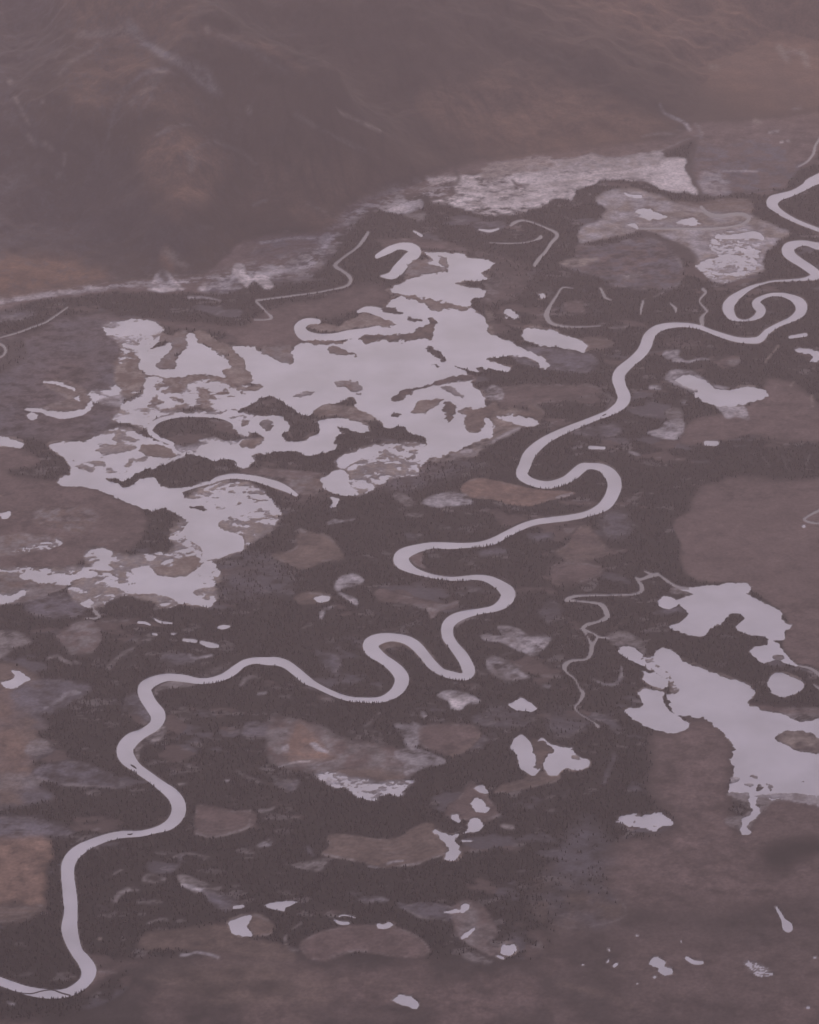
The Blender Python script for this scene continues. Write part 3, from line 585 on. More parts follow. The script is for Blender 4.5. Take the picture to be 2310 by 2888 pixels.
marsh('', 'C0', '1020,60 1130,0 1300,-80 1500,-85 1640,10 1695,80 1700,150 1640,225 1540,270 1450,340 1350,388 1220,390 1080,280 1130,160', .45, 'tan', 'sedge', 26, join=W_W)
W_SW = marsh('pale flooded marsh spreading below the braided lake', 'C0', '1060,170 1130,150 1150,260 1230,310 1220,390 1300,400 1350,480 1320,560 1335,620 1280,662 1200,672 1100,652 1010,682 900,640 750,610 660,640 600,690 500,660 425,605 410,560 480,500 560,470 540,400 520,340 620,310 700,340 800,360 950,350 1030,350 1060,280 1030,270', .38, 'sedge', 'tan', 35)
marsh('', 'C0', '-300,430 120,430 300,442 520,420 560,470 480,500 400,530 300,528 150,500 60,482 -300,470', .45, 'sedge', 'tan', 30, join=W_SW)
marsh('shallow flooded marsh at the left edge', 'C0', '-300,585 60,600 130,568 165,575 130,620 60,642 0,665 -300,680', .75, 'sedge', 'pale', 35)
marsh('', 'C0', '-200,335 0,350 150,315 300,275 375,265 370,290 200,330 60,350 -200,380', .25, 'bog', 'sedge', 12, join=W_SW)
marsh('marsh of small square pools south of the lake', 'B1', '430,1490 620,1420 850,1400 965,1420 990,1500 930,1540 920,1600 850,1600 760,1620 700,1660 600,1705 560,1722 500,1660 480,1580 440,1555', .42, 'tan', 'sedge', 24)
marsh('bright reed marsh beside the ring shaped creek', 'A2', '1100,1430 1300,1395 1390,1450 1350,1560 1385,1645 1250,1688 1150,1722 1040,1690 980,1600 1100,1570 1060,1500', .5, 'tan', 'pale', 22)
marsh('bright lacy marsh pool below the brown bog', 'D1', '280,210 380,195 520,232 640,258 760,258 865,238 872,262 820,300 800,342 720,330 640,370 560,352 480,300 400,282 330,245', .62, 'pale', 'sedge', 22)
marsh('long ragged pond on the brown plain', 'D2', '492,490 540,458 640,463 740,436 800,468 828,508 780,512 720,548 650,532 560,528', .96, 'sedge', 'heath', 22)
marsh('small reed filled pond at lower right', 'D2', '1262,1352 1330,1342 1428,1400 1422,1432 1350,1438 1300,1395', .62, 'sedge', 'heath', 9)

# ------------------------------------------------------------------ lakes and ponds
BIG = water('lake', 'large pale lake with many arms in the middle of the plain', 'B1', '-228,806 -170,815 -100,818 -60,840 0,870 60,895 120,915 168,908 140,860 150,830 200,792 320,800 460,790 520,760 700,725 790,700 750,655 690,610 740,560 760,520 800,510 850,525 900,532 960,560 1030,600 1060,590 1030,570 920,520 840,505 780,500 740,465 800,435 900,395 1000,370 1100,352 1050,330 980,310 950,290 1000,290 990,262 930,248 1000,240 1100,245 1200,255 1215,275 1270,282 1320,278 1375,305 1345,345 1290,362 1325,385 1330,405 1250,412 1150,422 1150,440 1300,465 1322,490 1300,512 1240,530 1240,580 1300,620 1330,650 1345,700 1340,725 1400,755 1480,790 1560,830 1620,865 1702,895 1702,952 1650,940 1640,905 1560,878 1440,870 1350,882 1340,900 1400,920 1472,940 1460,965 1390,960 1310,935 1280,945 1300,968 1240,960 1160,935 1130,935 1200,965 1210,985 1265,1010 1230,1035 1280,1080 1312,1110 1320,1170 1290,1200 1240,1180 1180,1190 1150,1210 1200,1225 1205,1300 1240,1335 1290,1345 1305,1290 1330,1255 1365,1270 1372,1340 1350,1370 1250,1395 1180,1440 1100,1460 1040,1485 990,1480 950,1455 970,1390 930,1360 860,1330 820,1295 760,1310 700,1300 670,1260 600,1215 550,1185 530,1130 480,1130 400,1160 340,1165 290,1195 240,1235 200,1225 150,1190 100,1150 60,1125 0,1110 -70,1150 -188,1200 -160,1150 -108,1100 -20,1062 -60,1045 -120,1020 -130,960 -140,900 -190,860', nodes=2)
water('', '', 'B1', '305,662,32 240,662,42 195,700,68 225,745,66 300,757,46 400,757,46 500,740,54 600,728,52 700,708,54 800,690,62', stroke=True, join=BIG, fine=.4, wob_px=.8)
water('', '', 'B1', '550,602,16 600,588,34 680,605,54 760,640,60 830,672,64 900,680,60', stroke=True, join=BIG, fine=.4, wob_px=.8)
water('', '', 'B1', '665,265,26 730,230,42 800,203,38 870,212,56 900,240,66 860,275,68 820,315,66 790,350,68 752,382,46 690,385,10', stroke=True, join=BIG, fine=.3, wob_px=.6)
LOBE = water('lake', 'pale western lobe of the lake ringed by brown bog', 'B0', '850,720 858,680 870,640 900,620 980,600 1042,572 1030,625 985,670 958,720 1000,738 1062,735 1060,700 1085,660 1132,612 1130,560 1145,515 1180,520 1210,550 1260,598 1320,640 1385,672 1412,720 1378,745 1368,785 1280,770 1180,770 1100,787 1000,788 920,772 872,750')
SLK = water('lake', 'winding pale lake south of the forested spit', 'B1', '0,1238 40,1230 100,1250 130,1290 120,1330 82,1350 100,1385 180,1392 250,1377 312,1340 308,1290 300,1270 350,1255 430,1250 520,1265 600,1298 628,1325 590,1335 500,1320 418,1295 440,1335 470,1342 420,1360 402,1400 418,1420 400,1445 330,1465 250,1472 180,1455 100,1445 40,1455 0,1460 -68,1466 -108,1476 -88,1506 -128,1546 -178,1546 -228,1506 -278,1496 -348,1506 -398,1480 -428,1456 -425,1426 -350,1400 -300,1385 -200,1425 -120,1420 -60,1400 -20,1360 -110,1330 -160,1310 -128,1290 -108,1266 -68,1236', nodes=2)
water('', '', 'B0', '1050,1190,20 980,1160,24 920,1122,30 922,1080,34 980,1042,24 1080,1020,18 1200,1016,18 1320,1022,18 1400,1050,24 1460,1098,30 1500,1130,30', stroke=True, join=SLK, fine=.4)
WLK = water('lake', 'pale lake at the foot of the braided marsh', 'B0', '430,1330 520,1350 620,1390 700,1430 780,1460 840,1410 940,1400 980,1450 1100,1480 1110,1540 1030,1570 960,1590 910,1602 820,1562 700,1512 600,1477 480,1452 358,1437 370,1390 430,1375')
water('', '', 'B0', '300,1202 380,1185 450,1210 445,1280 432,1330 380,1262', join=WLK)
water('', '', 'B0', '1000,1480,36 1100,1470,28 1200,1442,22 1280,1422,18 1330,1402,28 1420,1386,30 1520,1396,34 1620,1420,40 1725,1455,40 1800,1500,22', stroke=True, join=WLK, fine=.4)
water('', '', 'C0', '1000,70 1160,130 1140,160 1120,200 1150,260 1222,310 1232,350 1222,385 1320,380 1400,350 1480,320 1472,240 1400,220 1330,180 1372,130 1460,120 1560,80 1642,50 1620,30 1540,40 1400,62 1320,90 1300,40 1200,20 1100,10 1030,50', join=WLK, wob_px=3, fine=2)
MLK = water('lake', 'bright ragged lake inside the lower marsh', 'C0', '700,520 760,530 822,545 832,500 800,442 900,430 940,460 1000,490 1080,480 1200,500 1232,540 1170,590 1255,640 1200,662 1050,622 940,590 800,590 740,560', wob_px=3, fine=2)
water('', '', 'C0', '570,330 640,313 685,350 640,400 690,445 620,452 560,432 612,392', join=MLK, fine=2)
water('', '', 'C0', '118,472 200,460 300,480 420,480 520,458 572,453 595,480 480,500 400,520 300,520 200,505 130,490', join=MLK)
water('creek', 'short bent creek leaving the lower marsh', 'C0', '600,640,10 560,680,18 600,735,14 520,742,8', stroke=True)
water('pond', 'two pale pools at the mouth of the west marsh', 'B1', '430,1492 500,1460 560,1440 620,1420 760,1412 700,1450 600,1480 540,1512 490,1540 450,1552 420,1520')
water('pond', 'pale pool beside the square marsh pools', 'B1', '318,1620 370,1590 420,1568 472,1570 490,1612 502,1662 560,1712 500,1717 400,1702 340,1662')
water('pond', 'long white pool under the east marsh', 'B1', '1418,1240 1500,1232 1600,1258 1645,1280 1580,1302 1500,1277 1430,1257')
water('pond', 'curved white pond at far left of the plain', 'B0', '165,982,12 240,990,20 330,1008,34 400,1015,44 480,1003,34 530,980,30 556,940,18', stroke=True)
water('pond', 'thin white pond above the curved one', 'B0', '270,815,12 340,820,16 400,840,18 455,862,10', stroke=True)
water('pond', 'tiny pond in the brown bog on the left', 'B0', '448,912 480,900 478,932')
water('pond', 'square pond at the tip of the curved pond', 'B0', '165,1022 180,1002 222,1010 220,1040 180,1047')
water('pond', 'white bar shaped pond at the left edge', 'B0', '-60,1140 50,1155 142,1182 120,1216 50,1207 -60,1190', fine=.5)
water('pond', 'small round pond at the left edge', 'B0', '3,1608 30,1600 66,1612 50,1640 15,1637')
water('pond', 'hooked white pond on the left edge beside the brown bog', 'C0', '68,1060 130,1070 187,1105 170,1120 130,1137 50,1168 3,1135 50,1120 88,1100')
for lab, t, s in (('narrow pond in forest below the marsh', 'C0', '842,765,14 880,768,16 912,780,10'), ('thin bent pond in forest below the marsh', 'C0', '940,745,10 980,765,14 1045,772,10'),
                  ('small pointed pond in the dark forest', 'C0', '1328,797,14 1360,795,26 1398,790,8'), ('oval pond left of the larger oval pond', 'C0', '1118,873,18 1190,880,20'),
                  ('larger oval pond above the river bend', 'C0', '1225,888,20 1270,902,32 1322,910,22'), ('tiny pond among forest clearings', 'C0', '928,835,12 952,840,14'),
                  ('tiny round pond among forest clearings', 'C0', '1048,836,14 1062,836,14'), ('white streak pond at left bog', 'C0', '340,262,8 372,284,14'),
                  ('small streak pond in the left bog', 'C0', '248,286,10 292,281,12'), ('small pond below the river bend clearing', 'D0', '1425,1016,18 1476,1010,20'),
                  ('short white pond at the right edge', 'B2', '1548,541,18 1645,526,22'), ('white pond at the edge of the brown plain', 'B2', '1038,1186,30 1100,1188,30'),
                  ('tiny pond below the long river reach', 'B2', '332,1212,20 420,1215,16'), ('thin white pond beside the creek head', 'B1', '1285,103,8 1350,112,16 1405,98,10'),
                  ('short pale pool in northern forest', 'B1', '888,112,10 935,140,16'), ('small pond inside the tan marsh', 'A2', '545,1175,10 570,1190,16 600,1188,6'),
                  ('round pond inside the tan marsh', 'A2', '600,1195,20 640,1196,20'), ('curved pond in reed marsh', 'A2', '1105,1440,26 1200,1442,26 1330,1428,44 1380,1450,26'),
                  ('slim pond at the marsh head', 'A2', '560,1368,6 600,1370,26 620,1388,14'), ('bent white pond at lower right', 'D2', '920,1325,22 965,1350,24 1015,1352,20'),
                  ('club shaped white pond at lower right', 'D2', '1464,1015,12 1490,1060,20 1508,1095,26 1530,1130,60 1540,1142,50'), ('broken crescent pond near the bottom', 'D1', '408,1092,12 440,1110,20 490,1112,18'),
                  ('thin arched pond near the bottom', 'D1', '432,1072,8 470,1062,8 530,1078,8'), ('small white pond beside the round one', 'D1', '1398,1312,14 1432,1325,16'),
                  ('tiny pond right of the fish shaped pond', 'D1', '1182,612,12 1240,612,10'), ('tiny pond at right edge', 'D2', '1694,1322,10 1704,1322,10'), ('tiny pond near the bottom right corner', 'D2', '1652,1626,14 1664,1626,14'),
                  ('tiny pond in the lower right plain', 'D2', '612,1188,10 626,1188,6'), ('tiny pointed pond in the lower right plain', 'D2', '888,1220,8 889,1232,3'),
                  ('tiny dot pond beside the twin ponds', 'D2', '618,1480,10 624,1478,8'), ('tiny pond left of the twin ponds', 'D2', '480,1372,18 494,1362,18'), ('small pool at left of the twin ponds', 'D2', '440,1350,12 446,1338,10'),
                  ('faint pool below the twin ponds', 'D2', '724,1440,16 728,1440,16'), ('faint pool north of the twin ponds', 'D2', '445,1270,12 448,1278,12'), ('dot of water on the lower plain', 'D2', '286,1365,10 292,1365,10'),
                  ('dot pond at the creek bend on the right edge', 'C2', '1632,182,18 1634,182,18')):
    water('pond', lab, t, s, stroke=True, fine=.6, wob_px=1)
for lab, t, s in (('bright white pond with a clipped corner near the bottom', 'D0', '1392,1112 1440,1080 1500,1065 1532,1075 1508,1120 1525,1180 1555,1197 1480,1197 1420,1170'),
                  ('pointed white pond in forest near the bottom', 'D1', '-8,1000 60,985 168,978 150,1002 110,1020 100,1042 40,1032 -20,1015'),
                  ('fish shaped white pond at the end of the bog', 'D1', '1012,548 1100,570 1170,573 1140,602 1162,640 1158,712 1112,732 1062,716 1092,690 1090,630 1050,600'),
                  ('heart shaped white pond in the dark forest', 'D1', '1205,512 1262,470 1302,500 1290,552 1198,562 1225,530'),
                  ('tiny white pond left of the heart shaped pond', 'D1', '1113,455 1150,450 1174,490 1130,485'),
                  ('white pond above the heart shaped pond', 'D1', '1248,362 1290,348 1342,410 1332,432 1280,432 1250,395'),
                  ('slanting white pond at the top of the chain', 'D1', '1253,280 1290,273 1350,325 1310,332 1265,305'),
                  ('white rectangular pond above the brown clearing', 'D1', '658,1112 700,1118 742,1103 766,1132 680,1147'),
                  ('white brick shaped pond near the bottom edge', 'D1', '753,1580 840,1553 918,1600 900,1632 850,1615'),
                  ('ragged white pond in the brown clearing', 'D1', '1073,1050 1110,1025 1170,1030 1190,998 1235,1000 1185,1047'),
                  ('slanting white pond in the brown clearing', 'D1', '1173,1192 1240,1148 1254,1165 1190,1207'),
                  ('round white pond at the tip of the clearing', 'D1', '1418,1270 1460,1243 1504,1258 1492,1297 1430,1290'),
                  ('upper of the twin white ponds', 'D2', '692,1355 730,1323 780,1343 787,1372 740,1382'),
                  ('lower of the twin white ponds', 'D2', '753,1390 790,1376 833,1395 822,1417 780,1427 760,1410'),
                  ('white pond in forest east of the river', 'C1', '1466,1265 1500,1250 1540,1228 1632,1278 1600,1312 1560,1300 1500,1298'),
                  ('oval white pond in the small brown clearing', 'C1', '283,622 320,600 374,620 330,642'),
                  ('small broken pond below the marsh', 'C1', '372,0 420,10 440,30 400,70 380,60 395,30'),
                  ('sausage shaped white pond east of the big lake', 'B2', '-80,530 -70,500 -40,485 100,503 180,530 302,573 296,632 220,617 120,602 0,582 -60,560'),
                  ('small white pond between the lake and the creek loop', 'B1', '1435,600 1470,583 1522,630 1500,652 1450,632'),
                  ('tiny white pond in the northern forest', 'B1', '1648,505 1670,492 1690,512 1668,527'),
                  ('white pond at the right edge below the river loop', 'B2', '1588,615 1640,608 1725,628 1830,660 1725,682 1668,682 1682,655 1630,640'),
                  ('whale shaped white lake east of the river', 'B2', '850,795 930,772 1000,790 1050,828 1100,850 1190,862 1300,845 1392,868 1405,900 1300,940 1250,957 1130,962 1060,942 1010,925 955,885 985,870 930,845 880,825'),
                  ('oval white pond in the tan marsh', 'A2', '610,1280 660,1263 760,1300 788,1330 700,1337 630,1312'),
                  ('thin lens shaped pond in the tan marsh', 'A2', '848,1347 930,1323 1003,1350 980,1368 860,1357'),
                  ('spiky round white pond east of the long lake', 'C2', '1412,1120 1440,1080 1500,1073 1570,1100 1633,1150 1600,1192 1510,1222 1440,1192 1412,1152'),
                  ('oval white pond touching the eastern lake', 'C2', '746,642 790,604 852,625 866,655 800,686')):
    water('pond', lab, t, s, rag=9 if 'whale' in lab else 4, fine=12 if 'whale' in lab else 8)
W_RB = water('pond', 'two ragged white pools joined in the dark forest', 'C1', '1485,1490 1545,1450 1600,1495 1640,1500 1630,1540 1660,1570 1640,1610 1660,1640 1625,1692 1570,1680 1530,1650 1520,1580 1485,1540', rag=7, fine=5)
water('', '', 'C2', '20,1490 40,1470 100,1508 200,1528 240,1575 325,1600 328,1645 240,1664 180,1650 140,1692 90,1698 60,1672 40,1630 60,1590 100,1550 50,1520', join=W_RB, rag=7, fine=5)
marsh('', 'C2', '740,1000 800,1060 880,1140 890,1190 830,1180 800,1100 650,1000 700,980', .6, 'sedge', 'tan', 14, join=W_RB)
water('lake', 'pale eastern lake on the edge of the brown plain', 'C2', '880,558 1000,550 1100,540 1200,523 1260,530 1312,555 1290,590 1380,640 1482,690 1490,750 1552,790 1512,830 1522,868 1440,882 1380,850 1300,840 1218,800 1272,742 1200,710 1150,745 1110,780 1050,820 1000,856 920,842 820,802 860,770 902,750 932,710 890,670 860,630 960,600 920,580')
water('lake', 'small pale lake between the two eastern lakes', 'C2', '1292,945 1340,920 1400,910 1408,878 1450,880 1480,920 1540,970 1562,1010 1620,1032 1520,1012 1450,995 1400,1017 1340,982')
E3 = water('lake', 'largest pale lake filling the right side of the picture', 'C2', '715,1000 725,950 780,920 850,950 890,1000 960,1030 1050,1060 1150,1105 1250,1130 1320,1170 1326,1210 1288,1245 1320,1277 1420,1310 1520,1332 1600,1370 1680,1362 1780,1345 2300,1340 2300,1900 1725,1850 1600,1828 1450,1850 1400,1820 1350,1830 1345,1880 1360,1920 1330,1960 1290,1990 1282,2018 1304,2040 1272,2055 1250,2030 1265,2000 1255,1960 1310,1930 1310,1870 1295,1820 1230,1832 1170,1812 1190,1740 1212,1690 1188,1600 1210,1540 1150,1450 1090,1400 1040,1350 950,1340 855,1330 835,1290 800,1210 870,1190 850,1140 820,1090 770,1040')
water('lake', 'pale pool at the head of the largest lake', 'C2', '500,940 540,915 600,920 650,960 645,1000 740,1040 810,1085 780,1100 700,1050 600,1002 540,970')
water('lake', 'small pale pool left of the largest lake', 'C2', '653,1070 740,1080 800,1110 812,1150 770,1167 700,1147 660,1112')
water('lake', 'bell shaped pale lake left of the largest lake', 'C2', '538,1292 640,1282 652,1250 630,1200 680,1173 770,1185 785,1250 828,1310 900,1360 942,1390 900,1420 830,1442 760,1427 680,1402 600,1362')

# ------------------------------------------------------------------ creeks
for lab, t, s in (('thin creek at the top right corner', 'A2', '1760,800,12 1725,850,12 1700,890,12 1690,935,14 1650,985,9 1600,1012,5'),
                  ('thin creek looping through the northern forest', 'S', '1441,636,6 1448,630,8 1470,622,4 1500,627,3 1545,645,4 1572,662,8 1555,685,8 1540,708,7 1520,730,9 1508,748,8'),
                  ('faint looping creek in the northern forest', 'B1', '1660,148,22 1630,165,8 1560,182,5 1450,187,5 1350,182,3'),
                  ('narrow creek winding beside the hill foot', 'B1', '610,120,14 580,170,20 540,215,12 490,250,12 440,290,12 410,322,20 450,350,14 490,380,18 505,410,18 480,445,12 400,465,6 300,485,7 200,498,7 100,512,8 -20,527,8 -70,535,10 -50,560,10 0,612,8 22,635,18 0,650,6 -80,652,6'),
                  ('faint creek at the left edge under the hills', 'B0', '410,360,7 340,410,8 280,450,8 200,480,8 120,510,8 0,545,5'),
                  ('thin creek winding out of the eastern lake', 'C2', '665,455,6 710,475,14 740,475,18 690,487,18 640,505,12 610,495,10 625,515,12 650,555,22 620,592,12 500,600,8 350,602,9 235,608,14 190,630,22 230,634,10 360,648,12 410,665,26 430,700,30 435,735,28 380,762,12 310,782,20 285,808,20'),
                  ('creek braid around a small island', 'C2', '290,808,14 320,850,12 330,880,12 345,905,24 335,960,22 305,992,10 220,1000,14 178,1030,30 190,1070,10 240,1110,8 270,1170,9 290,1200,22 268,1250,12 240,1285,10 280,1330,6 350,1370,6 380,1400,18'),
                  ('right hand creek braid', 'C2', '290,806,12 345,832,10 378,855,12 350,905,14'),
                  ('short creek joining the braid to the lake', 'C2', '385,856,10 450,862,8'),
                  ('thin creek feeding the eastern lake', 'C2', '745,470,10 790,505,14 850,545,14 930,565,18'),
                  ('brown oxbow creek east of the big lake', 'B2', '230,245,4 165,240,8 130,290,12 90,350,18 68,400,30 80,440,24 120,465,13 200,478,8 300,478,5 400,472,5'),
                  ('short creek in forest above the river', 'B2', '395,245,10 415,280,16 425,300,12 460,315,5'), ('tiny creek above the river bend', 'B2', '655,325,14 645,365,12 640,400,7'),
                  ('curved sliver creek above the river', 'B2', '820,335,5 850,365,16 852,388,8'),
                  ('crooked tributary joining the river from above', 'B2', '1020,250,16 1036,270,12 1010,300,10 1000,330,8 1042,380,12 1030,400,8 1010,425,22 1015,465,20'),
                  ('small looping creek at the right edge', 'C2', '1760,60,10 1725,85,14 1660,120,10 1638,145,12 1700,163,9 1760,160,9'),
                  ('ring shaped creek at the left edge', 'B0', '-40,580,10 10,588,14 35,620,14 15,655,10 -30,675,8'),
                  ('ring shaped channel in the tan marsh', 'A2', '1010,1260,18 1050,1300,24 1120,1315,22 1200,1303,18 1270,1305,22 1300,1330,22 1255,1365,14 1150,1385,12 1000,1392,12 850,1390,12 640,1390,10'),
                  ('pale channel along the edge of the right lake', 'C2', '1610,1032,8 1680,1050,14 1740,1095,22'), ('short pale channel at the right edge', 'C2', '1690,1145,6 1760,1190,16')):
    water('creek', lab, t, s, stroke=True, fine=.4, wob_px=.8, rimo=.4)

# ------------------------------------------------------------------ the river
def riv():
    segs = [('A2', '2600,700,60 2200,900,55 1725,1085,60 1640,1135,40 1560,1175,35 1480,1200,45 1440,1230,70 1465,1270,40 1520,1310,30 1600,1350,24 1725,1398,24 1820,1425,40 1800,1480,50 1725,1497,44 1640,1478,30 1570,1490,50 1535,1520,75 1560,1560,58 1610,1595,50'),
            ('B2', '1680,133,52 1708,165,50 1640,188,20 1540,196,12 1450,200,9 1390,213,10 1320,235,20 1250,275,38 1192,322,60 1172,365,70 1195,415,46 1240,437,14 1300,436,14 1355,408,42 1372,375,56 1342,338,48 1370,305,26 1430,284,20 1500,284,24 1570,306,42 1615,345,70 1610,390,60 1560,430,35 1480,465,25 1410,508,35 1368,552,42 1320,562,36 1230,556,30 1140,532,30 1060,503,25 1000,481,25 930,468,26 860,466,30 790,475,38 730,497,50 690,540,65 672,590,70 640,640,62 580,695,56 520,750,68 505,795,75 520,850,70 540,910,78 510,960,60 450,1000,40 400,1020,34 300,1060,33 200,1100,38 100,1145,45 30,1190,55'),
            ('B1', '1592,1470,70 1562,1540,72 1545,1590,66 1590,1630,48 1660,1652,44'),
            ('B2', '100,1437,46 180,1412,50 230,1380,60 280,1338,58 330,1325,38 400,1335,48 455,1375,76 482,1430,85 470,1490,80 435,1550,72 380,1590,50 300,1620,35 200,1640,35 100,1652,35'),
            ('C1', '1628,157,34 1540,187,38 1450,232,40 1370,272,42 1290,292,33 1200,298,31 1100,300,40 1000,298,38 900,320,52 830,350,75 812,385,95 840,420,68 900,455,38 1000,485,25 1100,500,22 1180,500,28 1270,492,30 1350,507,45 1420,547,65 1462,592,88 1440,640,72 1380,680,42 1300,697,34 1200,718,48 1130,748,64 1095,790,72 1095,850,70 1130,905,60 1180,970,70 1208,1020,74 1222,1068,74 1190,1097,44 1120,1087,46 1060,1068,45 1000,1022,60 950,962,60 900,907,62 840,872,54 760,857,48 680,867,66 625,900,88 640,940,84 700,987,62 760,1032,68 802,1075,80 817,1120,86 790,1175,70 740,1215,50 680,1237,36 600,1240,32 500,1232,30 400,1200,30 300,1152,34 230,1112,54 170,1062,54 110,1020,52 50,1002,50'),
            ('C0', '1628,1002,48 1550,998,38 1480,1017,42 1420,1062,50 1360,1097,42 1280,1120,36 1200,1122,36 1120,1107,44 1020,1100,45 940,1122,60 882,1162,80 887,1212,84 922,1272,80 962,1332,90 942,1390,68 870,1440,58 800,1482,88 760,1540,100 775,1592,92'),
            ('D0', '830,165,60 900,215,55 980,275,60 1050,330,75 1085,390,86 1082,450,84 1030,512,62 950,545,38 850,568,36 750,572,42 650,592,46 550,630,54 470,677,70 420,740,80 412,820,78 420,900,82 428,980,86 430,1060,82 422,1140,98 440,1220,88 470,1290,72 510,1340,80 540,1400,92 520,1460,72 460,1512,60 380,1540,52 280,1541,56 150,1518,52 0,1465,50 -120,1425,50 -400,1380,50 -900,1500,60 -1500,1900,70')]
    return np.concatenate([P(t, s) for t, s in segs])
RIVER = riv()
TREE_MIN_BANK = None
RIV = water('river', 'broad pale river meandering across the whole plain', None, RIVER, stroke=True, fine=.35, wob_px=.5, nodes=5, rimo=.35, rimw=1.8)
water('', '', 'C1', '860,370,6 862,372,6', stroke=True, join=RIV)

# ------------------------------------------------------------------ islands
for col, t, s, tr, c2 in (('sedge', 'B1', '1040,265 1080,270 1112,320 1090,342 1050,312', 0, 'tan'),
        ('sedge', 'B1', '880,290 990,290 960,300 1000,312 1100,348 1000,368 900,392 840,400 850,330', 0, 'bog'),
        ('tan', 'B1', '820,508 900,513 1000,530 1100,550 1235,575 1190,602 1130,580 1070,590 1035,605 970,562 900,532', 0, 'bog'),
        ('dim', 'B1', '552,762 620,742 720,742 840,740 900,710 970,690 980,645 1010,632 1034,660 1025,700 1012,740 1000,778 960,770 900,766 780,786 700,776 600,796 560,782', .5, 'bog'),
        ('dim', 'B1', '955,822 1000,818 1086,888 1070,907 1000,862', .6, None), ('dim', 'B1', '668,582 740,573 836,608 800,618 720,602', .5, None),
        ('bog', 'B1', '540,636 600,618 700,640 784,682 700,697 600,690 480,712 440,722 350,722 245,702 290,678 400,690 500,662', 0, 'mud'),
        ('bog', 'B1', '230,770 320,780 470,785 400,800 300,800', 0, None),
        ('bog', 'B1', '-30,822 60,815 130,812 140,850 172,905 120,918 60,898 0,866 -40,850', 0, 'sedge'),
        ('bog', 'B1', '370,820 430,813 500,848 550,872 470,867 400,857', 0, 'sedge'), ('bog', 'B1', '405,1030 500,1018 585,1050 572,1092 530,1102 490,1072 420,1052', 0, 'sedge'),
        ('dim', 'B1', '742,1142 790,1103 860,1068 950,1048 1050,1018 1150,988 1215,985 1262,1010 1200,1026 1100,1040 1000,1052 930,1072 870,1102 810,1152 770,1158', .4, 'heath'),
        ('bog', 'B1', '880,1217 940,1143 1065,1132 1030,1167 960,1217', 0, 'mud'), ('bog', 'B1', '1048,1190 1100,1148 1144,1170 1142,1212 1112,1275 1078,1252 1070,1212', .1, 'dim'),
        ('dim', 'B1', '742,1226 790,1214 824,1226 780,1242', .3, None), ('sedge', 'B1', '1055,1062 1120,1064 1196,1118 1150,1117', 0, None),
        ('dim', 'B1', '840,632 900,640 930,658 870,652', 0, None), ('sedge', 'B1', '160,1108 250,1085 290,1088 200,1120', 0, None),
        ('dim', 'B1', '1000,925 1060,940 1040,948', 0, None),
        ('bog', 'B0', '1195,512 1260,518 1330,568 1430,620 1482,690 1494,722 1405,712 1378,662 1300,622 1205,562', 0, 'tan'),
        ('bog', 'B0', '975,520 1060,540 1090,510 1135,508 1135,600 1090,640 1065,665 1062,735 960,732 950,715 985,668 1040,610 1020,572 960,565', 0, 'sedge'),
        ('tan', 'B0', '1365,740 1490,728 1545,795 1450,835 1380,790', 0, 'bog'),
        ('forest', 'B0', '945,1100 1020,1050 1150,1033 1280,1038 1385,1070 1445,1150 1380,1172 1300,1145 1200,1165 1150,1205 1050,1175 970,1145', .9, 'dim'),
        ('forest', 'B0', '765,1435 800,1388 860,1358 980,1318 1060,1288 1160,1255 1240,1270 1320,1290 1400,1285 1445,1335 1350,1352 1280,1402 1200,1440 1100,1452 1000,1447 950,1400 860,1400 800,1445', 1, None),
        ('forest', 'B1', '-180,1205 -60,1150 -10,1120 60,1128 100,1165 200,1238 265,1228 250,1260 300,1280 290,1330 200,1370 120,1350 140,1290 100,1245 0,1225 -100,1222', .9, 'dim'),
        ('mud', 'B0', '900,1180 1040,1222 1062,1272 940,1272 850,1225', 0, 'bog'), ('mud', 'B0', '575,1230 700,1190 830,1212 760,1240 640,1255', 0, 'sedge'),
        ('dim', 'B0', '1590,1045 1640,1035 1668,1062 1625,1105 1590,1085', .3, 'sedge'),
        ('bog', 'B0', '1470,1180 1600,1150 1560,1215 1490,1220', 0, 'mud'),
        ('dim', 'B0', '1150,1565 1260,1580 1230,1592 1160,1580', 0, None),
        ('bog', 'C0', '-30,-10 0,-10 0,0', 0, None),
        ('tan', 'C0', '940,435 1040,430 1050,390 1180,360 1230,400 1160,470 1080,490 1000,490 960,480', 0, 'bog'),
        ('tan', 'C2', '1455,1465 1530,1425 1650,1430 1725,1460 1800,1500 1725,1565 1650,1562 1560,1535', 0, 'dim'),
        ('bog', 'C2', '-30,1500 0,1478 50,1495 105,1535 85,1570 60,1590 40,1620 10,1660 -20,1640 10,1590 -30,1560', 0, 'dim'), ('tan', 'C2', '215,1575 250,1580 265,1600 300,1610 250,1605 220,1590', 0, None),
        ('sedge', 'D2', '1190,235 1240,225 1235,255 1200,258', 0, 'pale'), ('sedge', 'D2', '1250,265 1320,262 1300,280', 0, 'pale'), ('sedge', 'D2', '1180,320 1290,315 1300,345 1180,345', 0, 'pale'), ('sedge', 'D2', '1350,330 1500,322 1725,345 1900,380 1725,400 1500,360 1360,345', 0, 'pale'),
        ('sedge', 'C2', '1455,965 1510,975 1505,1000 1450,998', 0, 'dim'),
        ('dim', 'D2', '1345,275 1390,278 1360,305', 0, None), ('sedge', 'D2', '1310,222 1365,215 1350,235', 0, 'mud'), ('sedge', 'D2', '1410,268 1452,295 1430,305', 0, None),
        ('dim', 'C2', '325,832 365,845 362,865 335,862', .2, None), ('dim', 'D2', '1615,252 1634,252 1625,262', 0, None)):
    island(col, t, s, tree=tr, col2=c2)


